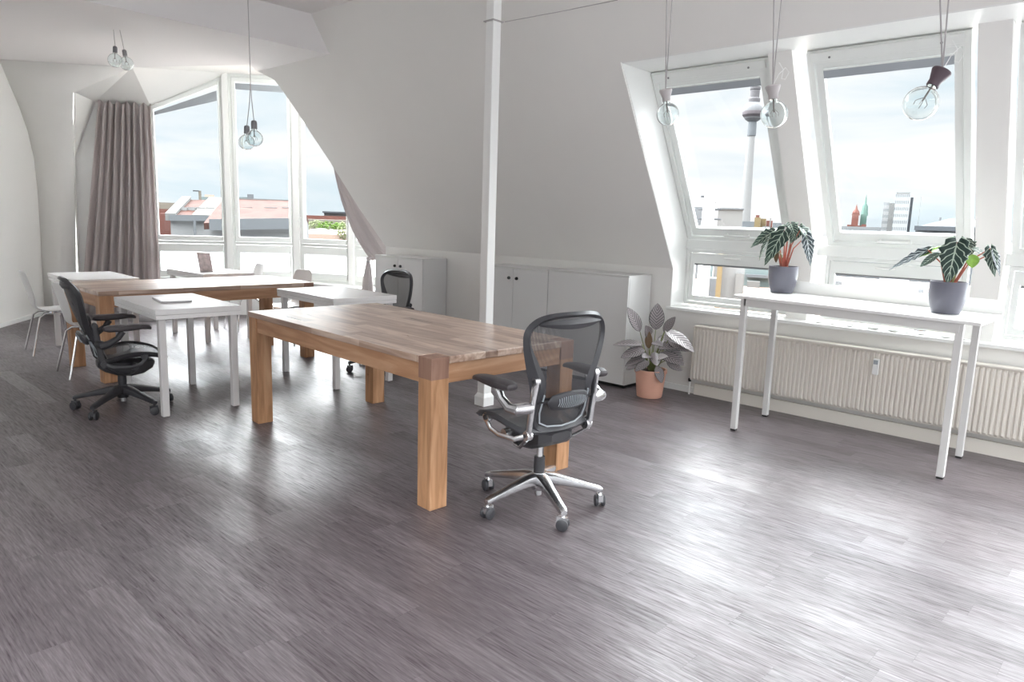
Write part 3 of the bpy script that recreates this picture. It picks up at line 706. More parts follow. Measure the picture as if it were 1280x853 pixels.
    # side links, arms
    for sx in (-1,1):
        sb_ = MB().tube([(sx*.192,-.125,.425+dz),(sx*.197,-.140,.46+dz),(sx*.196,-.160,.60+dz),(sx*.190,-.170,.69+dz)], [.025,.020,.019,.022], 10, flat=.55, up=(1,0,0))
        sb_.lathe([(0,-.016),(.025,-.016),(.025,.016),(0,.016)], (sx*.192,-.125,.425+dz), 18, M=Matrix.Rotation(PI/2,3,'Y'))
        sb_.lathe([(0,-.014),(.019,-.014),(.019,.014),(0,.014)], (sx*.190,-.170,.69+dz), 16, M=Matrix.Rotation(PI/2,3,'Y'))
        l_ = fin(sb_, 'side_link', met)
        for cp_ in ((sx*.192,-.125,.425),(sx*.190,-.170,.69)):
            fin(MB().lathe([(0,-.018),(.009,-.018),(.009,.018),(0,.018)], (cp_[0],cp_[1],cp_[2]+dz), 12, M=Matrix.Rotation(PI/2,3,'Y')), 'pivot_cap', 'black', l_)
        lk = MB().tube([(sx*.192,-.125,.425+dz),(sx*.232,-.08,.402+dz),(sx*.24,.03,.398+dz),(sx*.245,.09,.415+dz),(sx*.247,.115,.445+dz),(sx*.245,.11,.475+dz)], [.016,.013,.013,.014,.017,.020], 10, flat=.6, up=(1,0,0))
        lk.lathe([(0,-.014),(.023,-.014),(.023,.014),(0,.014)], (sx*.246,.11,.468+dz), 18, M=Matrix.Rotation(PI/2,3,'Y'))
        l2 = fin(lk, 'seat_link', met)
        fin(MB().lathe([(0,-.018),(.013,-.018),(.013,.018),(0,.018)], (sx*.247,.11,.468+dz), 14, M=Matrix.Rotation(PI/2,3,'Y')), 'pivot_cap', 'black', l2)
        fin(MB().tube([(sx*.20,-.13,.405+dz),(sx*.17,-.05,.345+dz),(sx*.13,.04,.33+dz),(sx*.09,.10,.36+dz)], .009, 8), 'lower_link', met)
        cu = MB().tube([(sx*.198,-.155,.565+dz),(sx*.235,-.150,.565+dz),(sx*.275,-.13,.562+dz)], [.025,.030,.026], 12)
        cu.tube([(sx*.268,-.145,.560+dz),(sx*.285,-.10,.565+dz-armdrop),(sx*.292,-.05,.60+dz-armdrop),(sx*.292,-.02,.645+dz-armdrop)], [.026,.024,.019,.022], 10)
        ab = fin(cu, 'arm_bracket', met)
        pr = []
        for y, hw, z0, z1 in ((-.135,.012,.662,.672),(-.128,.030,.652,.682),(-.10,.043,.645,.690),(-.03,.048,.645,.690),(.05,.046,.650,.690),(.10,.041,.655,.686),(.135,.034,.652,.680),(.150,.022,.650,.672),(.155,.008,.655,.664)):
            ring = []
            for j in range(14):
                b_ = 2*PI*j/14
                ring.append(V((sx*.292+hw*math.copysign(abs(math.cos(b_))**.7, math.cos(b_)), y, (z0+z1)/2+(z1-z0)/2*math.copysign(abs(math.sin(b_))**.8, math.sin(b_))+dz-armdrop)))
            pr.append(ring)
        fin(MB().loft(pr), 'armrest', 'pad')
    return t
office_chair((-2.374,2.777,0), math.radians(172-90), math.radians(-171), 0.0, 'mesh office chair with polished metal star base at the foreground wooden table', 'graph', 'alu')
office_chair((-5.755,1.835,0), math.radians(80-90), math.radians(-125), .055, 'all-black office chair with black base in front of the laptop desk', 'black', 'black', armdrop=-.01, lean=.12)
office_chair((-5.72,4.22,0), math.radians(-93-90), math.radians(-106), .075, 'dark mesh office chair mostly hidden behind the empty white desk', 'graph', 'black')

# ================================================================== WHITE SHELL CHAIRS
def shell_chair():
    t = thing('shell_chair', 'x', 'chair', (0,0,0), 0, None)
    path = [(-.235,.855,.10),(-.228,.83,.135),(-.212,.77,.155),(-.19,.68,.165),(-.172,.60,.155),(-.160,.54,.125),(-.145,.495,.115),(-.115,.458,.140),(-.06,.440,.175),(.02,.438,.195),(.10,.445,.20),(.17,.448,.195),(.21,.437,.175),(.228,.42,.12)]
    th = .010; rings = []
    for i, (y, z, hw) in enumerate(path):
        a = path[max(0,i-1)]; b_ = path[min(len(path)-1,i+1)]; tx, tz = b_[0]-a[0], b_[1]-a[1]; l = math.hypot(tx,tz); nx, nz = -tz/l, tx/l
        if nz < 0 and i > 6: nx, nz = -nx, -nz
        ring = []
        for k in range(11):
            s_ = -1 + 2*k/10; cv = .030*s_*s_*(1 if i < 6 else .35)
            ring.append(V((hw*s_, y + abs(nx)*cv + nx*0, z + (abs(nz)*cv if i >= 6 else 0))))
        rings.append(ring)
    mb = MB(); mb.loft(rings, cap=False, closed=False)
    o = mb.build('seat_shell','shell',t); md = o.modifiers.new('s','SOLIDIFY'); md.thickness = th; md.offset = 0
    sb = o.modifiers.new('ss','SUBSURF'); sb.levels = 1; sb.render_levels = 1
    for sx in (-1,1):
        for sy in (-1,1):
            MB().tube([(sx*.05,sy*.03+.02,.425),(sx*.15,sy*.09+.02,.415),(sx*.175,sy*.13+.015,.38),(sx*.225,sy*.20+.0,.012),(sx*.226,sy*.202,.0)], .0105, 10).build('leg','chrome',t)
    MB().lathe([(0,.405),(.07,.405),(.07,.43),(0,.43)], (0,.02,0), 20).build('under_plate','chrome',t)
    return t
sc0 = shell_chair(); sc0.location = (-8.60,2.08,0); sc0.rotation_euler = (0,0,math.radians(-4)); sc0['label'] = 'white shell chair with metal legs nearest the far left wall'
dup(sc0, (-7.25,2.03,0), math.radians(-2), 'white shell chair directly behind the all-black office chair')
dup(sc0, (-8.86,4.36,0), math.radians(176), 'white shell chair behind the far desk with the tablet, before the bay windows')
dup(sc0, (-7.66,4.34,0), math.radians(196), 'white shell chair pushed under the end of the far wooden table')

# ================================================================== CURTAINS
def left_curtain():
    t = thing('curtain', 'tall mauve grey curtain gathered at the left of the bay windows', 'curtain', (0,0,0))
    top0, top1 = V((-11.20,3.50,2.95)), V((-10.86,4.06,2.95))
    bot0, bot1 = V((-11.24,3.12,.03)), V((-10.66,4.00,.03))
    n_u, n_v = 150, 30; vs = []; fs = []
    rnd = random.Random(3); phs = [rnd.uniform(0,6.28) for _ in range(6)]
    for j in range(n_v+1):
        v = j/n_v; A_ = top0.lerp(bot0, v**1.15); B_ = top1.lerp(bot1, v**.9); dr = (B_-A_).normalized(); n = V((dr.y,-dr.x,0)).normalized()
        for i in range(n_u+1):
            s_ = i/n_u
            pinch = 1 if v > .06 else .6
            w = math.sin(2*PI*9*s_ + phs[0] + .5*math.sin(3*v+phs[1])) * .034 + math.sin(2*PI*15*s_+phs[2]+v*1.2)*.013*(1-.5*v) + math.sin(2*PI*4.3*s_+phs[3]-v)*.03*v
            z = A_.z + (B_.z-A_.z)*s_
            if j == 0: z += .022*math.sin(2*PI*6*s_+.7)
            p = A_.lerp(B_, s_) + n*(w*pinch + .05); p.z = z
            vs.append(p)
    for j in range(n_v):
        for i in range(n_u): a = j*(n_u+1)+i; fs.append((a, a+1, a+n_u+2, a+n_u+1))
    o = MB().add(vs, fs).build('cloth','curtain',t, ang=3); md = o.modifiers.new('s','SOLIDIFY'); md.thickness = .004
    MB().tube([top0+V((-.02,-.05,.035)), top1+V((.0,.08,.035))], .010, 8).build('curtain_track','trim',t)
left_curtain()
def right_curtain():
    t = thing('curtain', 'mauve grey curtain slung along the sloped wall edge right of the bay windows', 'curtain', (0,0,0))
    # upper edge follows the edge of the sloped wall; lower edge sags towards a knot, then falls
    up_ = [(-8.10,2.24),(-8.05,2.0),(-8.0,1.72),(-7.93,1.45),(-7.86,1.20),(-7.80,1.05)]
    U = [V((x-.02, slope_y(z)+.06, z)) for x, z in up_]
    knot = V((-8.16,5.845,.90))
    Lw = [V((-8.13,5.21,2.22)), V((-8.25,5.36,1.93)), V((-8.33,5.52,1.60)), V((-8.36,5.68,1.28)), V((-8.27,5.80,1.02)), knot]
    Us = [U[0].lerp(U[0],0)]+U[1:]
    n_v, n_u = 40, 44
    def samp(Pl, s):
        s = s*(len(Pl)-1); i = min(int(s), len(Pl)-2); f = s-i
        p0 = Pl[max(i-1,0)]; p1 = Pl[i]; p2 = Pl[i+1]; p3 = Pl[min(i+2,len(Pl)-1)]
        return .5*((2*p1) + (-p0+p2)*f + (2*p0-5*p1+4*p2-p3)*f*f + (-p0+3*p1-3*p2+p3)*f**3)
    vs = []; fs = []
    for j in range(n_v+1):
        v = j/n_v; a = samp(U, v); b = samp(Lw, v)
        for i in range(n_u+1):
            s_ = i/n_u; p = a.lerp(b, s_)
            fold = (.030*math.sin(s_*PI*2*1.5 + .4) + .014*math.sin(s_*PI*9+1))*min(1, v*3)*(s_)
            p += V((.25,.9,.0))*0 + V((0,-1,-.2))*fold*1.0
            vs.append(p)
    for j in range(n_v):
        for i in range(n_u): q = j*(n_u+1)+i; fs.append((q, q+1, q+n_u+2, q+n_u+1))
    o = MB().add(vs, fs).build('draped_cloth','curtain_dim',t, ang=3); md = o.modifiers.new('s','SOLIDIFY'); md.thickness = .006
    # falling tail below the knot
    rings = []
    for z, rx, dx in ((.96,.05,.02),(.90,.028,0),(.84,.05,0),(.70,.075,-.01),(.52,.10,-.02),(.30,.115,-.02),(.08,.125,-.02),(.03,.125,-.02)):
        rings.append([V((knot.x+dx+.0+rx*math.cos(a_)*(1+.12*math.sin(5*a_)), knot.y-.06+rx*.55*math.sin(a_)*(1+.12*math.sin(5*a_)), z)) for a_ in [2*PI*k/30 for k in range(30)]])
    MB().loft(rings).build('hanging_end','curtain_dim',t)
    MB().tube([knot+V((.034*math.cos(a_), -.06+.026*math.sin(a_), 0)) for a_ in [2*PI*k/20 for k in range(21)]], .006, 6).build('tie','blind',t)
right_curtain()

# ================================================================== PENDANT BULBS
def bulb_parts(t, base, direction, R, sock, sockshape='straight', hang=None, wire=None):
    # base: point where socket starts (top), direction: unit vector pointing to the bulb
    D = V(direction).normalized(); Q = D.to_track_quat('Z','Y').to_matrix()
    sl = .060 if sockshape == 'straight' else .062
    if sockshape == 'straight': prof = [(0,0),(.012,0),(.019,.006),(.021,.02),(.021,sl),(0,sl)]
    else: prof = [(0,0),(.033,0),(.035,.006),(.022,.042),(.022,sl),(0,sl)]
    MB().lathe(prof, base, 20, M=Q).build('socket', sock, t)
    c = sl + R*1.12
    def shell(r, nr):
        pr = [(nr, sl-.004)]
        a0 = math.asin(min(.95, nr/r*1.25))
        pr.append((nr*1.05, c - r*math.cos(a0)*1.06))
        for k in range(1, 19):
            a = a0 + (PI-a0)*k/18; pr.append((r*math.sin(a), c - r*math.cos(a)))
        return pr
    og = shell(R, .017); ig = shell(R-.0022, .015)
    mb = MB(); n = 32; rings = []
    for r, z in og + ig[::-1]:
        rings.append([V(base) + Q @ V((max(r,.0004)*math.cos(2*PI*k/n), max(r,.0004)*math.sin(2*PI*k/n), z)) for k in range(n)])
    rings.append(rings[0]); mb.loft(rings, cap=False)
    bmv = mb; o = bmv.build('glass_bulb','bulb',t, ang=3)
    f = MB().tube([V(base)+Q@V((0,0,sl)), V(base)+Q@V((0,0,c-R*.15))], .0035, 8)
    for k in range(4):
        a = k*PI/2+.4; f.tube([V(base)+Q@V((.004*math.cos(a),.004*math.sin(a),c-R*.35)), V(base)+Q@V((.022*math.cos(a),.022*math.sin(a),c-R*.05)), V(base)+Q@V((.020*math.cos(a),.020*math.sin(a),c+R*.2))], .0012, 5)
    f.build('filament','filament',t)
def pendant(base, direction, R, sock, shape, cords, label, group=None, loop=False):
    t = thing('pendant_lamp', label, 'lamp', (0,0,0), 0, group)
    bulb_parts(t, V(base), direction, R, sock, shape)
    for pts in cords: MB().tube(pts, .0028, 6).build('cord','cord',t)
    if loop:
        b = V(base); MB().tube([b+V((.0,.0,.0)), b+V((.02,.01,.05)), b+V((.04,.03,.08)), b+V((.055,.04,.06)), b+V((.04,.04,.03)), b+V((.03,.02,.03)), b+V((.035,.02,.07)), b+V((.02,.0,.10))], .0013, 6).build('loose_loop','trim',t)
    return t
# pair over the far desks (seen in front of the bay windows)
Pn = V((-4.99,2.52,2.318))
node = V((-4.975,2.535,2.60)); topn = V((-4.99,2.52,3.60))
pendant((-4.985,2.556,2.155), (-.02,.01,-1), .058, 'socketg', 'straight', [[(-4.985,2.556,2.155),(-4.98,2.54,2.30),(-4.978,2.535,2.42)],[(-4.978,2.535,2.42),(-4.98,2.53,3.60)]], 'higher clear globe bulb of the hanging pair before the bay windows')
pendant((-5.3212, 2.6712, 2.1551), (-.05,-.03,-1), .058, 'socketg', 'straight', [[(-5.3212, 2.6712, 2.1551),(-4.99,2.53,2.28),(-4.979,2.534,2.41)]], 'lower clear globe bulb of the hanging pair before the bay windows')
# pair at the far left ceiling
def ceil_pair():
    r = V((-7.954,2.686,3.24))
    t1 = V((-7.99,2.66,3.24)); t2 = V((-7.935,2.70,3.235))
    pendant((-7.985,2.665,3.085), (-.05,-.05,-1), .066, 'socketg', 'straight', [[t1, (-7.985,2.665,3.085)]], 'left clear bulb of the pair hung close under the ceiling')
    pendant((-8.0597, 2.7713, 3.0814), (.10,.09,-1), .066, 'socketg', 'straight', [[t2, (-8.0597, 2.7713, 3.0814)]], 'right clear bulb of the pair hung close under the ceiling')
ceil_pair()
# three by the slanted windows: filled by bearing survey
def wpend(px, py, dist, dirv, R, sock, shape, cordpx, label, loop=False):
    d_ = CAMM @ V((px-640, py-426.5, F_PX)); b = V((0,0,HC)) + d_.normalized()*dist
    cords = []
    for cx in cordpx:
        dd = CAMM @ V((cx-640, -20-426.5, F_PX)); tp = V((0,0,HC)) + dd.normalized()*(dist*.995)
        k = (3.60-b.z)/(tp.z-b.z); tp = b + (tp-b)*k
        if tp.y > 4.30: tp.y = 4.30
        cords.append([b, b.lerp(tp,.5)+V((.004,0,0)), tp])
    pendant(b, dirv, R, sock, shape, cords, label, 'bulbs hung before the slanted windows', loop)
wpend(832, 112, 4.15, (.12,.10,-1), .060, 'socketw', 'cone', (833,841), 'clear bulb with pale socket hanging at the left edge of the first slanted window')
wpend(966, 107, 3.75, (.12,.05,-1), .062, 'socketw', 'cone', (967,978), 'clear bulb with pale socket hanging before the wall post, right of the television tower', True)
wpend(1178, 88, 3.15, (-.42,-.30,-1), .060, 'socket', 'cone', (1174,1187), 'clear bulb with dark flared socket tilted before the second slanted window', True)

# ================================================================== POTS AND PLANTS
def leaf(mb, base, tipdir, normal, L_, Wd, kind, droop=.3, cup=.15, nv=14, nu=8):
    # returns verts/uv of a leaf blade lofted along a drooping midrib
    T = V(tipdir).normalized(); N_ = V(normal); N_ = (N_ - T*N_.dot(T)).normalized(); B = T.cross(N_)
    start = len(mb.v); vs = []; uvs = []
    for j in range(nv+1):
        v = j/nv
        if kind == 'arrow':
            if v < .22: w = .62 + .38*(v/.22)
            else: w = max(0, 1-((v-.22)/.78)**1.35)
            w *= 1 + .15*math.sin(v*38)*(1-.7*v)
            if v < .06: w *= .35 + v*10.8
        else: w = math.sin(PI*min(1, v**.85))**.75 if 0 < v < 1 else 0
        c = V(base) + T*(L_*v) - N_*(droop*L_*v*v)
        for i in range(nu+1):
            s_ = -1 + 2*i/nu
            back = -.16*L_*abs(s_)**1.5*max(0, 1-v*4) if kind == 'arrow' else 0
            rip = .03*L_*math.sin(v*30 + (1 if s_ > 0 else 2))*abs(s_)*(1 if kind == 'arrow' else .4)
            p = c + B*(s_*Wd/2*w) + N_*(cup*Wd*abs(s_)*w*.6 + rip*.5) + T*back
            vs.append(p); uvs.append((.5+.5*s_, v))
    fs = []
    for j in range(nv):
        for i in range(nu): a = j*(nu+1)+i; fs.append((a, a+1, a+nu+2, a+nu+1))
    return vs, fs, uvs
def leaf_obj(parent, mat, base, tipdir, normal, L_, Wd, kind, **k):
    vs, fs, uvs = leaf(MB(), base, tipdir, normal, L_, Wd, kind, **k)
    me = bpy.data.meshes.new('leaf'); me.from_pydata([tuple(p) for p in vs], [], fs); me.materials.append(MAT[mat])
    ul = me.uv_layers.new(name='UVMap')
    for lp in me.loops: ul.data[lp.index].uv = uvs[lp.vertex_index]
    me.polygons.foreach_set('use_smooth', [True]*len(me.polygons))
    o = bpy.data.objects.new('leaf', me); C.objects.link(o); o.parent = parent
    md = o.modifiers.new('s','SOLIDIFY'); md.thickness = .0012; md.offset = 0
    return o
def pot_obj(t, r0, r1, h, m, curve=.0, lip=0):
    pr = [(0,0),(r0*.96,0),(r0,.006)]
    for k in range(1,9): f = k/8; pr.append((r0+(r1-r0)*f + curve*math.sin(f*PI), .006+(h-.006)*f))
    if lip: pr = pr[:-1] + [(r1*.985, h-lip),(r1+.006,h-lip),(r1+.006,h)]
    pr += [(r1-.008,h),(r1-.012,h-.03),(0,h-.03)]
    MB().lathe(pr, n=48).build('pot', m, t)
    MB().lathe([(0,h-.031),(r1-.013,h-.031),(r1-.02,h-.018),(0,h-.012)], n=30).build('soil','soil',t)
# image-plane axes at the plants: RT to the right, UPV up, TO towards the camera
def axes(loc):
    to = V((0,0,HC)) - V(loc); to.z = 0; to.normalize(); rt = V((-to.y, to.x, 0)); return rt, V((0,0,1)), to
def vcomb(ax, r, u_, t_): return ax[0]*r + ax[1]*u_ + ax[2]*t_
def alocasia(loc, label, spec):
    t = thing('potted_arrowhead_plant', label, 'plant', loc, 0, None)
    pot_obj(t, .082, .108, .205, 'pot', .010)
    ax = axes(loc)
    for (mat, bx, bz, bt, tx, tz, ttw, nx, nz, nt_, L_, Wd, drp, kind) in spec:
        b = vcomb(ax, bx, bz, bt)
        leaf_obj(t, mat, b, vcomb(ax,tx,tz,ttw), vcomb(ax,nx,nz,nt_), L_, Wd, kind, droop=drp)
        foot = vcomb(ax, bx*.12, .18, bt*.15)
        MB().tube([foot, foot.lerp(b,.5)+V((0,0,.03)) - ax[0]*bx*.15, b], [.0075,.005,.0035], 8).build('stem','stem' if kind == 'arrow' else 'stemg',t)
    for k in range(3):
        a = k*2.1; MB().tube([vcomb(ax,.02*math.cos(a),.17,.02*math.sin(a)), vcomb(ax,.03*math.cos(a),.27,.03*math.sin(a))], [.012,.004], 8).build('sheath','stem',t)
    return t
# spec: material, leaf base (right, up, toward), tip dir, face normal, length, width, droop
sA = [('alocasia', -.02,.475,.05, -.42,-.85,.25, -.25,.45,.85, .30,.145,.10,'arrow'),
      ('alocasia', -.10,.46,-.02, -.85,-.50,.1, -.45,.35,-.75, .20,.11,.25,'arrow'),
      ('alocasia', -.13,.40,.02, -.45,-.95,.0, -.8,.2,-.5, .17,.07,.15,'arrow'),
      ('alocasia', .08,.52,-.02, -.25,-.80,.3, .2,.3,-.9, .17,.11,.2,'arrow'),
      ('alocasia', .10,.50,.04, .70,-.65,.2, .4,.6,.5, .16,.10,.35,'arrow'),
      ('alosilver', .14,.445,.06, .22,-.97,.15, .3,.25,.9, .235,.095,.05,'arrow'),
      ('alocasia', .02,.53,.0, .25,-.45,.6, -.1,.8,.4, .14,.09,.4,'arrow'),
      ('calabrown', -.055,.33,.03, -.1,-1,.1, -.6,.1,.7, .10,.05,.1,'oval')]
alocasia((-2.275,5.475,1.021), 'potted arrowhead plant with drooping dark leaves at the left end of the standing table', sA)
sB = [('alocasia', .015,.455,.06, -.10,-.98,.2, -.1,.25,.95, .27,.17,.06,'arrow'),
      ('alosilver', -.14,.40,.02, -.90,-.52,.05, -.35,.45,-.55, .25,.075,.10,'arrow'),
      ('alogreen', -.045,.425,.0, -.92,-.36,.0, -.25,.75,.55, .17,.05,.12,'oval'),
      ('alocasia', -.07,.385,.05, -.78,-.62,.15, -.5,.35,-.8, .14,.06,.12,'oval'),
      ('alogreen', .105,.385,.05, .1,-.9,.2, .2,.3,.9, .085,.075,.15,'oval'),
      ('alocasia', .10,.42,.0, .92,-.35,.1, .1,.9,.4, .13,.06,.25,'arrow'),
      ('alocasia', .195,.425,.03, .22,-.97,.1, -.35,.2,-.9, .18,.08,.05,'arrow'),
      ('alosilver', .215,.40,.02, .35,-.93,.1, .7,.2,.5, .15,.07,.05,'arrow'),
      ('alocasia', .06,.47,-.03, .3,-.5,-.6, .1,.8,-.3, .14,.10,.3,'arrow')]
alocasia((-1.105,5.27,1.003), 'potted arrowhead plant with spreading leaves at the right end of the standing table', sB)
def calathea():
    loc = (-3.345,5.385,0)
    t = thing('potted_striped_plant', 'bushy plant with silvery striped leaves in a peach pot on the floor', 'plant', loc)
    pot_obj(t, .112, .137, .250, 'peach', 0, .03)
    ax = axes(loc)
    S_ = [ # mat, base(r,u,t), tipdir, normal, L, W, droop
      ('calathea',-.115,.58,.02, -.42,.85,.1, .5,.3,.8, .24,.115,.12),('calathea',.02,.60,.0, .02,1,.05, .1,-.1,1, .235,.135,.10),
      ('calathea',.09,.585,.02, .45,.80,.1, -.5,.2,.85, .17,.085,.10),('calapale',.10,.60,.03, .75,-.25,.35, .2,.75,.6, .30,.135,.30),
      ('calabrown',-.03,.44,.06, -.06,1,.1, .1,-.1,1, .16,.065,.05),('calathea',-.09,.47,.04, -.92,.10,.2, -.1,.9,.5, .25,.095,.20),
      ('calathea',-.06,.42,.05, -.80,-.10,.4, -.1,.75,.7, .22,.12,.25),('calathea',.05,.45,.05, .82,.28,.3, .0,.8,.6, .22,.105,.22),
      ('calathea',.10,.50,.02, .90,-.05,.2, .1,.85,.6, .26,.10,.25),('calathea',.06,.40,.05, .85,-.15,.35, .1,.7,.7, .24,.12,.22),
      ('calathea',-.05,.36,.06, -.80,-.20,.3, -.2,.7,.7, .19,.09,.3),('calathea',.12,.46,.0, .72,-.55,.1, .5,.3,.8, .21,.11,.15),
      ('calathea',-.02,.33,.08, -.62,-.28,.6, -.1,.7,.7, .16,.09,.25),('calathea',.05,.30,.09, .32,-.85,.5, .3,.2,.9, .165,.085,.05),
      ('calathea',.0,.50,.08, .55,.1,.8, .0,.8,.6, .14,.08,.2),('calathea',-.03,.54,.03, -.10,.5,.5, .2,.5,.9, .14,.09,.2),
      ('calapale',.02,.36,.10, .55,.35,.7, -.1,.6,.7, .17,.075,.15),('calathea',.17,.42,.0, .35,-.9,.1, .6,.1,-.5, .11,.06,.1),
      ('calathea',-.09,.40,-.05, -.6,.3,-.7, -.2,.8,.4, .2,.1,.2),('calathea',.06,.45,-.07, .4,.5,-.7, .2,.8,.4, .2,.1,.2),
      ('calathea',.13,.52,.05, .75,-.20,.3, -.2,-.8,-.6, .21,.105,-.12),('calathea',.02,.42,.09, .15,-.45,.8, .0,-.7,-.6, .17,.10,-.1),
      ('calathea',-.07,.34,.07, -.75,-.35,.4, .2,-.8,-.5, .18,.09,-.12),('calathea',.13,.35,.06, .75,-.35,.4, -.1,-.8,-.6, .17,.09,-.1),('calathea',-.01,.38,.10, -.3,.2,.8, .0,.7,.7, .16,.09,.2)]
    for (mat, bx, bz, bt, tx, tz, tw, nx, nz, nt_, L_, Wd, dr) in S_:
        b = vcomb(ax,bx,bz,bt); leaf_obj(t, mat, b, vcomb(ax,tx,tz,tw), vcomb(ax,nx,nz,nt_), L_, Wd, 'oval', droop=dr)
        foot = vcomb(ax,bx*.15,.23,bt*.2); MB().tube([foot, foot.lerp(b,.55)+V((0,0,.02)), b], [.006,.004,.003], 6).build('stem','stemg',t)
calathea()
# pebbles on the sill
rp = random.Random(5)
pebx = [(-2.10,.024),(-1.99,.015),(-1.86,.022),(-1.78,.012),(-1.685,.036),(-1.545,.036),(-1.455,.014),(-1.36,.022),(-1.28,.014),(-1.20,.030),(-1.09,.012)]
wrd = ['leftmost pale stone on the window sill','second stone from the left on the sill, very small','pale stone third from the left on the window sill','tiny stone left of the widest flat stones','wide flat grey stone on the sill below the table edge','wide pale stone right of the flat grey one','small stone right of the two widest stones','round stone on the right half of the sill','small upright stone between two larger ones','largest rounded stone near the right table leg','last tiny stone at the right table leg']
for i, ((x, r), lb) in enumerate(zip(pebx, wrd)):
    mb = MB(); rings = []
    for k in range(7):
        a = -PI/2 + PI*k/6; rings.append([V((x + r*1.15*math.cos(a)*math.cos(b_)*(1+.12*math.sin(3*b_+i)), 5.835 + r*.7*math.cos(a)*math.sin(b_), .772 + r*.28*(1+math.sin(a)))) for b_ in [2*PI*j/14 for j in range(14)]])
    tag(mb.loft(rings).build('pebble','pebble'), lb, 'stone', 'stones along the window sill')
# grey cloth heap on the floor below the far left desk
mb = MB(); rr_ = random.Random(2); rings = []
for k in range(12):
    f = k/11; x = -10.60 + .40*f; y = 3.32 + .50*f; h = .05+.10*math.sin(f*PI)+.02*rr_.random()
    rings.append([V((x + .16*math.cos(a)*.8, y - .16*math.cos(a)*.55, max(0,h*math.sin(a))*(1+.25*math.sin(5*a+k)))) for a in [PI*j/12 for j in range(13)]])
tag(mb.loft(rings).build('cloth_heap','clothbag'), 'grey cloth heap on the floor at the foot of the left curtain', 'cloth')

# ================================================================== CITY OUTSIDE
CITY_DIM = .17  # darkens all city colours so the bright sky doesn't blow them out
def cm(name, c, r=.8, noise=.06, ns=.4): return pm('city_'+name, tuple(q*CITY_DIM for q in c), r, spec=.05, noise=noise, nscale=ns)
CR = cm('render_white', (.62,.62,.61)); CC = cm('cream', (.66,.60,.50)); CT = cm('red_tile', (.24,.105,.08), noise=.35, ns=1.6); CG = cm('grey', (.47,.50,.53)); CGd = cm('dark_grey', (.26,.28,.31))
CBr = cm('brick', (.50,.22,.18)); CGn = cm('copper_green', (.33,.55,.47)); CY = cm('sandstone', (.66,.50,.28)); CLf = cm('foliage', (.38,.62,.14), noise=.45, ns=1.5); CLp = cm('pale_foliage', (.75,.86,.45), noise=.4, ns=1.5)
CP = cm('plank_deck', (1.5,1.1,.90)); CS = pm('city_steel', (.62,.64,.65), .25, .7); CTeal = cm('teal_glass', (.60,.74,.74)); CW = cm('tower_concrete', (.80,.79,.78), noise=.02)
CWhT = cm('bright_render', (.86,.87,.87), noise=.02)
def grid_mat(name, wall, win, su, sv, fu, fv):
    wall = tuple(q*CITY_DIM for q in wall); win = tuple(q*CITY_DIM for q in win)
    m, nt, N, L, b = new_mat(name)
    tc = N.new('ShaderNodeUVMap'); sx = N.new('ShaderNodeSeparateXYZ'); L.new(tc.outputs[0], sx.inputs[0])
    a = math_node(N, L, 'LESS_THAN', math_node(N, L, 'FRACT', math_node(N, L, 'MULTIPLY', sx.outputs['X'], su)), fu)
    c = math_node(N, L, 'LESS_THAN', math_node(N, L, 'FRACT', math_node(N, L, 'MULTIPLY', sx.outputs['Y'], sv)), fv)
    mx = N.new('ShaderNodeMix'); mx.data_type = 'RGBA'; L.new(math_node(N, L, 'MULTIPLY', a, c), mx.inputs['Factor']); mx.inputs['A'].default_value = (*wall,1); mx.inputs['B'].default_value = (*win,1)
    L.new(mx.outputs['Result'], b.inputs['Base Color']); b.inputs['Roughness'].default_value = .8; b.inputs['Specular IOR Level'].default_value = .05; return m
GZ = -19.0
def block(px0, px1, ytop, D, depth, m, name='block', parent=None, zbot=None, turn=0, uvs=False):
    a = sight(px0, ytop, D); b = sight(px1, ytop, D); z = (a.z+b.z)/2; a = V((a.x,a.y,0)); b = V((b.x,b.y,0))
    t_ = (b-a).normalized(); n = V((-t_.y, t_.x, 0));
    if n.dot(a) < 0: n = -n
    n = Matrix.Rotation(turn,3,'Z') @ n
    q = [a, b, b+n*depth, a+n*depth]; z0 = GZ if zbot is None else zbot
    mb = MB(); mb.hexa([V((p.x,p.y,z0)) for p in q], [V((p.x,p.y,z)) for p in q])
    o = mb.build(name, m, parent, False)
    if uvs:
        ul = o.data.uv_layers.new(name='UVMap')
        for lp in o.data.loops:
            p = o.data.vertices[lp.vertex_index].co; d2 = V((p.x,p.y,0))-a
            ul.data[lp.index].uv = ((d2.dot(t_) + d2.dot(n))/(b-a).length, p.z)
    return o
ground = MB().prism([(-3000,-3000,GZ-1),(3000,-3000,GZ-1),(3000,3000,GZ-1),(-3000,3000,GZ-1)], (0,0,1)); struct(ground, 'ground', cm('street', (.42,.43,.44)))

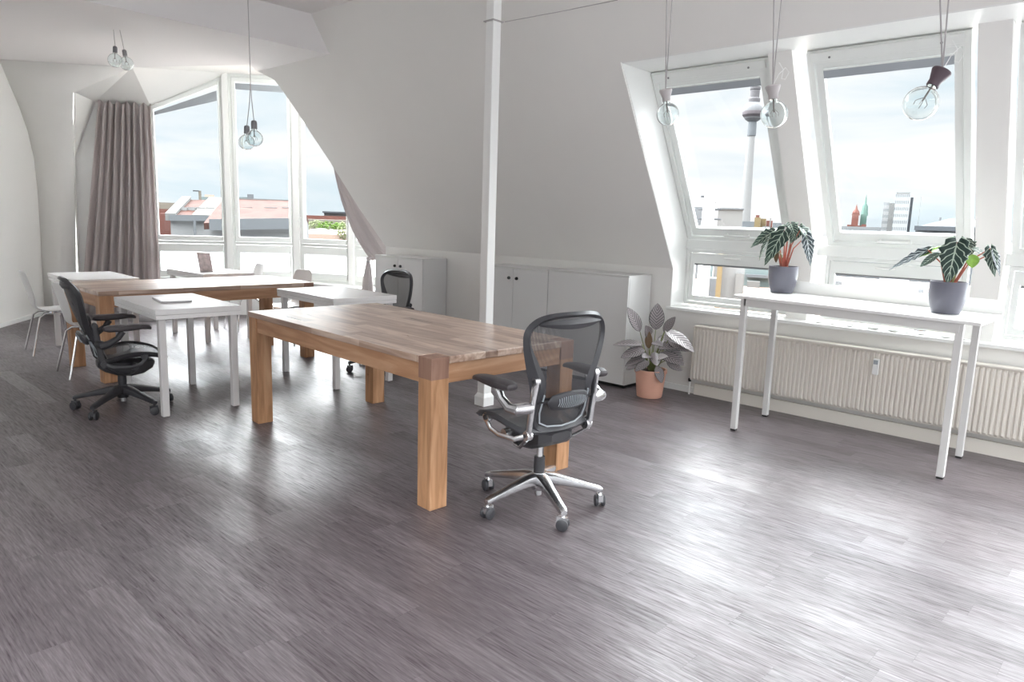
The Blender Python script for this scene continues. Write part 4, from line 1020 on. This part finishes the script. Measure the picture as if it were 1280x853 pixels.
# --- television tower
def tower():
    D = 1100; base = sight(929, 292, D); tp = sight(936.5, 108, D); t = thing('television_tower', 'tall concrete television tower with silver sphere seen through the first slanted window', 'tower', (base.x, base.y, GZ))
    pxm = D/ (F_PX*.985)   # metres per pixel there
    def zz(py): return sight(933, py, D).z - GZ
    r = lambda px: px*pxm*1.02
    MB().lathe([(r(7.4),0),(r(7.0),zz(290)),(r(5.2),zz(230)),(r(3.8),zz(170)),(0,zz(168))], n=32).build('shaft', CW, t)
    MB().lathe([(0,zz(170)),(r(4.6),zz(170)),(r(4.8),zz(166)),(r(4.6),zz(158)),(r(4.2),zz(150)),(0,zz(149))], n=32).build('ring_gallery', CG, t)
    zc = (zz(127)+zz(153))/2; R_ = (zz(127)-zz(153))/2*1.03
    MB().lathe([(0 if k in (0,20) else R_*math.sin(PI*k/20), zc - R_*math.cos(PI*k/20)) for k in range(21)], n=40).build('sphere', cm('sphere_steel', (.58,.58,.60), .4), t)
    MB().lathe([(R_*.70,zc-R_*.72),(R_*1.015,zc-R_*.30),(R_*1.025,zc-R_*.02),(R_*1.0,zc+R_*.02),(R_*.6,zc-R_*.6)], n=40).build('sphere_window_band', cm('sphere_band', (.34,.30,.32)), t)
    MB().lathe([(0,zz(130)),(r(5.8),zz(130)),(r(6.2),zz(124)),(r(5.0),zz(122)),(r(5.0),zz(113)),(r(5.6),zz(112)),(r(5.6),zz(109)),(0,zz(109))], n=28).build('antenna_base', cm('mast_grey', (.45,.43,.45)), t)
    MB().lathe([(0,zz(110)),(r(1.2),zz(110)),(r(.5),zz(60)),(0,zz(58))], n=12).build('antenna', CW, t)
tower()
# --- twin flue with box on the neighbouring roof
def flue():
    D = 17; t = thing('roof_flue', 'silver chimney flue on the neighbouring roof at the left of the first slanted window', 'chimney', (0,0,0))
    a = sight(884,245,D); rr_ = .085
    MB().tube([V((a.x,a.y,-1.5)), V((a.x,a.y,a.z-.06)), V((a.x+.03,a.y+.03,a.z))], [rr_,rr_,rr_*.8], 16).build('pipe', CS, t)
    b = sight(891,252,D); MB().tube([V((b.x,b.y,-1.5)), V((b.x,b.y,b.z)), V((b.x+.08,b.y+.07,b.z+.03)), V((b.x+.16,b.y+.13,b.z-.10))], [.06,.06,.07,.075], 14).build('pipe', CS, t)
    c_ = sight(878,247,D); MB().lathe([(0,0),(.035,0),(.035,.04),(0,.04)], c_, 10).build('cap', CGd, t)
    for y_ in (262,274): 
        p = sight(887,y_,D); MB().tube([p+V((-.2,-.15,0)), p+V((.2,.15,0))], .018, 6).build('clamp', CGd, t)
flue()
tag(block(866,884,259,24,3,CG,'roof_shed',None,-1.5), 'grey roof shed left of the silver flue outside the first slanted window', 'building')
t = thing('roof_screen', 'white roof screen wall just right of the silver flue outside', 'screen', (0,0,0))
block(898,929,261.5,19,1.5,CR,'panel',t,-1.6); block(897,930,260.2,18.95,1.6,CG,'coping',t,sight(910,261.8,18.95).z)
# brewery-like yellow and brown building
t = thing('church', 'small yellow and brown church towers on the horizon right of the television tower', 'building', (0,0,0))
block(943.5,951,272,400,12,CY,'tower',t); block(945,949.5,269,402,8,CBr,'spire',t); block(951,958,273.5,405,12,CY,'wing',t); block(958,966,276,405,12,CBr,'wing',t); block(953,962,283,396,8,CR,'hall',t); block(962.5,964,273,398,4,CR,'chimney',t)
tag(block(928,945,277,500,40,CG,'office_block'), 'low grey office block on the horizon between the tower and the church', 'building')
tag(block(966,998,279,450,60,CG,'office_block'), 'flat grey block on the horizon behind the left potted plant', 'building')
# town hall
def hall():
    t = thing('town_hall', 'red brick town hall with green spire seen through the second slanted window', 'building', (0,0,0)); D = 600
    block(1059,1064.5,281,D,12,CBr,'corner_tower',t); block(1077,1083,280.5,D,12,CBr,'corner_tower',t); block(1065,1078,282,D+6,14,CBr,'nave',t)
    block(1065.5,1074,266,D+10,12,CBr,'main_tower',t)
    p = sight(1070,266,D+14); k = D/F_PX; z0 = p.z
    MB().lathe([(k*4.6,z0-2),(k*3.4,z0+1),(k*1.4,z0+k*4),(k*.5,z0+k*8),(0,z0+k*10)], (p.x,p.y,0), 8).build('tower_roof', CBr, t)
    block(1076,1084,268,D+22,10,CGn,'clock_tower',t)
    p = sight(1080.5,268,D+27); z0 = p.z
    MB().lathe([(k*4.2,z0-1),(k*3.2,z0+k*6),(k*3.0,z0+k*9),(k*1.3,z0+k*12),(k*.5,z0+k*19),(0,z0+k*23)], (p.x,p.y,0), 8).build('spire', CGn, t)
hall()
tag(block(1048,1102,283.5,560,30,grid_mat('low_facade',(.60,.62,.63),(.45,.48,.5),22,.35,.5,.5),'office_block',uvs=True), 'long low grey block in front of the red town hall', 'building')
tag(block(1046,1106,289,300,60,CG,'flat_roof'), 'flat grey rooftops at the bottom of the second slanted window', 'building')
# high-rise
hr = grid_mat('highrise_facade', (1.0,1.01,1.01), (.50,.55,.58), 8, .30, .55, .45)
t = thing('high_rise', 'white high-rise slab block with rows of windows outside the second slanted window', 'building', (0,0,0))
block(1120,1138.5,243,420,18,hr,'main_slab',t,uvs=True); block(1121,1138,240.5,424,12,CR,'roof_house',t); block(1112,1121,254,440,18,CR,'wing',t); block(1105,1112.5,253,446,14,hr,'wing',t,uvs=True); block(1138.5,1142,247,430,14,CGd,'joint',t); block(1151.5,1152,246,436,16,grid_mat('highrise_side', (1.1,1.15,1.12), (.75,.82,.80), 4, .30, .6, .5),'wing',t,uvs=True)
# pavilion with hipped grey roof
def pavilion():
    t = thing('pavilion', 'grey building with a hipped metal roof low in the second slanted window', 'building', (0,0,0)); D = 70
    block(1144.5,1240,284.5,D,16,CG,'wall',t,uvs=False)
    a = sight(1143.5,284,D-.5); b = sight(1245,285,D-.5); n = V((-(b-a).y,(b-a).x,0)).normalized(); n = n if n.dot(a) > 0 else -n
    z = a.z; q = [V((a.x,a.y,z)), V((b.x,b.y,z)), V((b.x,b.y,z))+n*17, V((a.x,a.y,z))+n*17]
    r1 = sight(1188,273.0,D+8); r2 = sight(1215,273.2,D+8)
    MB().add(q+[r1,r2], [(0,1,5,4),(1,2,5),(2,3,4,5),(3,0,4),(3,2,1,0)]).build('hipped_roof', cm('zinc', (.30,.32,.34)), t, False)
    block(1143,1246,283.6,D-.8,.6,CGd,'eaves',t,a.z-.25)
    block(1174,1177,272,D+7,1,CG,'chimney',t,a.z)
pavilion()
# crane arm far
# window 3: tree sliver
# --- houses outside the bay
def house(t, eL, eR, rL, rR, De, Dr, wall, roof, zb=GZ, over=.25):
    a, b = sight(*eL, De), sight(*eR, De); c, d_ = sight(*rR, Dr), sight(*rL, Dr)
    a2_, b2_ = 2*d_-a, 2*c-b; a2_.z = a.z; b2_.z = b.z
    MB().add([a, b, c, d_, a2_, b2_, V((a.x,a.y,zb)), V((b.x,b.y,zb)), V((b2_.x,b2_.y,zb)), V((a2_.x,a2_.y,zb))],
        [(0,1,7,6),(1,5,8,7),(1,2,5),(5,4,9,8),(4,0,6,9),(0,4,3),(6,7,8,9)]).build('wall', wall, t, False)
    up = V((0,0,over))
    MB().hexa([a, b, c, d_], [a+up, b+up, c+up, d_+up]).hexa([d_, c, b2_, a2_], [d_+up, c+up, b2_+up, a2_+up]).build('tiled_roof', roof, t, False)
    return a, b, c, d_
t = thing('apartment_house', 'white house with red tiled roof across the street, left bay window', 'building', (0,0,0))
a, b, c, d_ = house(t, (213,275), (268,275.5), (234,255), (290,255.5), 44, 48.5, CWhT, CT)
def slopebox(p, q, w, h, m, name, t):
    t_ = (q-p); s_ = V((-t_.y,t_.x,0)).normalized()*w
    MB().hexa([p-s_, q-s_, q+s_, p+s_], [p-s_+V((0,0,h)), q-s_+V((0,0,h)), q+s_+V((0,0,h)), p+s_+V((0,0,h))]).build(name, m, t, False)
slopebox(sight(213,276,43.8), sight(233.5,254,48.6), .25, .40, CR, 'parapet', t)
slopebox(sight(262,277,43.6), sight(281,254.5,48.6), .9, .35, CC, 'parapet', t)
slopebox(sight(212,276,43.7), sight(262,276.5,43.7), .12, .32, CG, 'gutter', t)
for (x_, y_) in ((229,264),(240,264),(251,264),(263,264)):
    p = sight(x_,y_,45.4); MB().box(-.22,-.12,-.1,.22,.12,.22,M=Matrix.Rotation(.9,3,'Z')).build('skylight', CWhT, t, False).location = p
ch = block(251.5,248,238.5,49.2,.8,CC,'chimney',t,2.0)
block(241,248.6,238,49.1,1.0,CGd,'chimney_cap',t,sight(244,238.9,49.1).z)
block(234,262,253.3,48.6,.3,CGd,'ridge_rail',t,sight(244,254.8,48.6).z)
p = sight(243.2,276,43.5); MB().tube([V((p.x,p.y,p.z)), V((p.x,p.y,p.z-6))], .07, 8).build('downpipe', CG, t)
t = thing('rooftop_terrace', 'glazed rooftop terrace with blue rail on the ridge of the opposite roofs', 'terrace', (0,0,0))
block(251,276,246.5,52,3,CTeal,'glass_box',t,2.2); block(260,276,249.5,51.5,1,CGd,'rail',t,2.4); block(297,313,246.5,52,3,CTeal,'glass_box',t,2.2); block(309,317,243,51.5,1.2,CG,'vent_unit',t,2.2); block(256,268,251.5,54,1,CP,'awning',t,sight(260,243.5,54).z)
t = thing('apartment_house', 'house with broad red tiled roof across the street, middle bay window', 'building', (0,0,0))
house(t, (255,287), (364,285.5), (280,255), (376,257.8), 30, 35, CWhT, CT)
slopebox(sight(262,288,29.7), sight(374,286,29.7), .14, .42, CG, 'gutter', t)
slopebox(sight(292,254.5,35), sight(374,257.5,35), .15, .25, CR, 'ridge', t)
block(308,364,253.5,35.3,.4,CGd,'ridge_rail',t,sight(330,256,35.3).z)
for (x_, y_) in ((308.5,265),(339,265),(361,265)):
    p = sight(x_,y_,33.2); MB().box(-.26,-.16,-.1,.26,.16,.2,M=Matrix.Rotation(.9,3,'Z')).build('skylight', CWhT, t, False).location = p
t = thing('brick_house', 'sliver of a red and cream house at the left edge of the first bay window', 'building', (0,0,0))
block(196,232,253.5,55,8,CC,'upper_wall',t); block(196,222,261.5,54,8,CBr,'roof',t); block(200,214,267,50,3,CBr,'gable',t)
# beyond the third bay window
tag(block(374,445,270,210,30,CBr,'roof_row'), 'row of red rooftops beyond the trees in the third bay window', 'building')
t = thing('flat_building', 'white building with dark roof on the horizon in the third bay window', 'building', (0,0,0))
block(405,446,266.5,260,20,CR,'wall',t); block(403,446,264.8,258,22,CGd,'roof',t,sight(420,266.6,258).z)
tag(block(384,446,275,200,12,CC,'pale_house'), 'cream house fronts just below the red rooftops in the third bay window', 'building')
def crown(name, px, py, D, wpx, hpx, m, label, seed):
    rnd = random.Random(seed); c_ = sight(px, py, D); k = D/F_PX; t = thing(name, label, 'tree', (c_.x, c_.y, GZ))
    cr = MB()
    for i in range(130):
        th, ph = rnd.uniform(0,2*PI), math.acos(rnd.uniform(-1,1)); rr = rnd.uniform(.55,1)
        p = V((rr*math.sin(ph)*math.cos(th)*wpx*k/2, rr*math.sin(ph)*math.sin(th)*wpx*k/2, c_.z-GZ + rr*math.cos(ph)*hpx*k/2)); s_ = k*rnd.uniform(.8,1.7)
        a_ = V((rnd.gauss(0,1),rnd.gauss(0,1),rnd.gauss(0,1))).normalized(); b_ = a_.orthogonal().normalized(); e_ = a_.cross(b_)
        cr.add([p+b_*s_, p+e_*s_, p-b_*s_, p-e_*s_, p+a_*s_*.7, p-a_*s_*.7], [(0,1,4),(1,2,4),(2,3,4),(3,0,4),(1,0,5),(2,1,5),(3,2,5),(0,3,5)])
    cr.build('crown', m, t, False)
    MB().tube([(0,0,0),(0,0,max(1,c_.z-GZ))], [k*1.2,k*.5], 8).build('trunk', CGd, t)
crown('tree', 396, 282, 130, 22, 12, CLp, 'pale green tree at the left of the third bay window', 1)
crown('tree', 409, 283, 120, 26, 11, CLf, 'bright green tree in the middle of the third bay window', 2)
crown('tree', 423, 283, 125, 16, 8, CLf, 'green tree right of the bright one in the third bay window', 4)
crown('tree', 431, 289, 60, 20, 22, CLp, 'nearer pale tree at the right of the third bay window', 3)
crown('tree', 1284, 278, 60, 18, 26, CLf, 'green tree at the right picture edge beyond the last slanted window', 6)
for i, (x0_, x1_, y_, m_, lb) in enumerate(((394,409,287,CG,'grey van parked left in the street of the third bay window'),(410,418,288,CGd,'dark car parked beside the grey van in the third bay window'))):
    t = thing('parked_van' if i == 0 else 'parked_car', lb, 'vehicle', (0,0,0))
    block(x0_,x1_,y_,90,3,m_,'body',t,sight(400,291,90).z); block(x0_+2,x1_-1.5,y_-1.0,90.3,2.2,CR,'roof',t,sight(400,y_+.2,90.3).z)
tag(block(380,446,293,60,20,CP,'roof_deck'), 'pale terracotta flat roof at the bottom of the third bay window', 'building')
t = thing('balcony_parapet', 'white balcony parapet just outside the bay, filling the small lower panes', 'parapet', (0,0,0))
pp_ = [V((-12.9,3.9,0)), V((-11.9,5.9,0)), V((-10.9,7.3,0)), V((-9.2,7.9,0)), V((-6.9,8.2,0))]
pb = MB()
for k in range(4):
    a_, b_ = pp_[k], pp_[k+1]; n_ = V((-(b_-a_).y,(b_-a_).x,0)).normalized()*.12
    pb.hexa([a_+V((0,0,-1)), b_+V((0,0,-1)), b_+n_+V((0,0,-1)), a_+n_+V((0,0,-1))], [a_+V((0,0,.99)), b_+V((0,0,.99)), b_+n_+V((0,0,.99)), a_+n_+V((0,0,.99))])
pb.build('parapet_wall','trim',t,False)
# --- roof terrace below the slanted windows
t = thing('roof_terrace', 'wooden roof terrace with white wall seen through the small window left of the plant', 'terrace', (0,0,0))
MB().box(-15,6.9,-.30,-2.9,28,-.15).build('deck', CP, t, False)
block(903,932,328,15.5,1.5,CWhT,'white_wall',t,-.15); block(920,930,342,15.4,.1,CR,'door',t,-.1)
block(898,904.5,318,15.2,.3,CY,'timber_post',t,-.15); block(872,899,348,18,.6,CG,'bench',t,-.15)
for k, (x_, w_) in enumerate(((874,5),(880,4),(886,6),(893,4))): block(x_,x_+w_,328+k % 2*3,18.8,.6,(CG,CBr,CTeal,CR)[k],'planter',t,-.15)
t = thing('glass_house', 'pale teal glazed house front right of the terrace wall, behind the left plant pot', 'building', (0,0,0))
block(932,1010,320,22,6,CTeal,'facade',t); block(932,1010,345,21.8,.2,CG,'ledge',t,sight(950,347.5,21.8).z); block(934,950,352,21.6,.2,CR,'garage_door',t,-6)
t = thing('white_roof', 'sunlit white flat roof below the second slanted window', 'building', (0,0,0))
MB().box(-2.7,9.5,-3.6,12,60,-.35).build('roof_slab', 'trim', t, False)
block(1041,1053,352,16,.5,CG,'vent',t,-.4); block(1148,1155,362,14,.5,CG,'vent',t,-.4); block(1160,1164,364,14,.5,CG,'vent',t,-.4)

# ================================================================== SKY AND LIGHT
w = bpy.data.worlds.new('sky'); bpy.context.scene.world = w; w.use_nodes = True
N, L = w.node_tree.nodes, w.node_tree.links; bg = N['Background']
tc = N.new('ShaderNodeTexCoord'); sx = N.new('ShaderNodeSeparateXYZ'); L.new(tc.outputs['Generated'], sx.inputs[0])
mp = N.new('ShaderNodeMapping'); mp.inputs['Scale'].default_value = (1.6,1.6,7.5); mp.inputs['Location'].default_value = (.3,.1,.2); L.new(tc.outputs['Generated'], mp.inputs['Vector'])
n1 = N.new('ShaderNodeTexNoise'); n1.inputs['Scale'].default_value = 1.7; n1.inputs['Detail'].default_value = 6; n1.inputs['Roughness'].default_value = .55; n1.inputs['Distortion'].default_value = .5; L.new(mp.outputs[0], n1.inputs['Vector'])
col = ramp(N, L, n1.outputs['Fac'], [(.36,(.70,.80,.86)),(.46,(.84,.88,.91)),(.56,(.95,.955,.96)),(.70,(1.0,1.0,1.0))])
z = sx.outputs['Z']
el = math_node(N, L, 'MAXIMUM', z, 0)
hi = N.new('ShaderNodeMapRange'); hi.interpolation_type = 'SMOOTHSTEP'; L.new(el, hi.inputs['Value']); hi.inputs['From Min'].default_value = .20; hi.inputs['From Max'].default_value = .42; hi.inputs['To Min'].default_value = .63; hi.inputs['To Max'].default_value = 7.5
k_over = hi.outputs[0]
lowm = N.new('ShaderNodeMapRange'); L.new(z, lowm.inputs['Value']); lowm.inputs['From Min'].default_value = -.03; lowm.inputs['From Max'].default_value = 0.0; lowm.inputs['To Min'].default_value = .45; lowm.inputs['To Max'].default_value = 1
west = math_node(N, L, 'MULTIPLY', math_node(N, L, 'MAXIMUM', math_node(N, L, 'MULTIPLY', sx.outputs['X'], -1.0), 0), 3.2)
hw = math_node(N, L, 'MULTIPLY_ADD', math_node(N, L, 'MULTIPLY', west, math_node(N, L, 'DIVIDE', math_node(N, L, 'SUBTRACT', hi.outputs[0], .63), 6.87)), 1.0, 1.0)
st = math_node(N, L, 'MULTIPLY', math_node(N, L, 'MULTIPLY', k_over, hw), lowm.outputs[0])
L.new(col, bg.inputs['Color']); L.new(math_node(N, L, 'MULTIPLY', st, 1.05), bg.inputs['Strength'])

sc = bpy.context.scene
sc.view_settings.view_transform = 'Standard'; sc.view_settings.look = 'None'; sc.view_settings.gamma = 1; sc.view_settings.use_curve_mapping = False
sc.view_settings.exposure = 0.80
sc.cycles.max_bounces = 10; sc.cycles.diffuse_bounces = 6; sc.cycles.transparent_max_bounces = 24; sc.cycles.transmission_bounces = 10
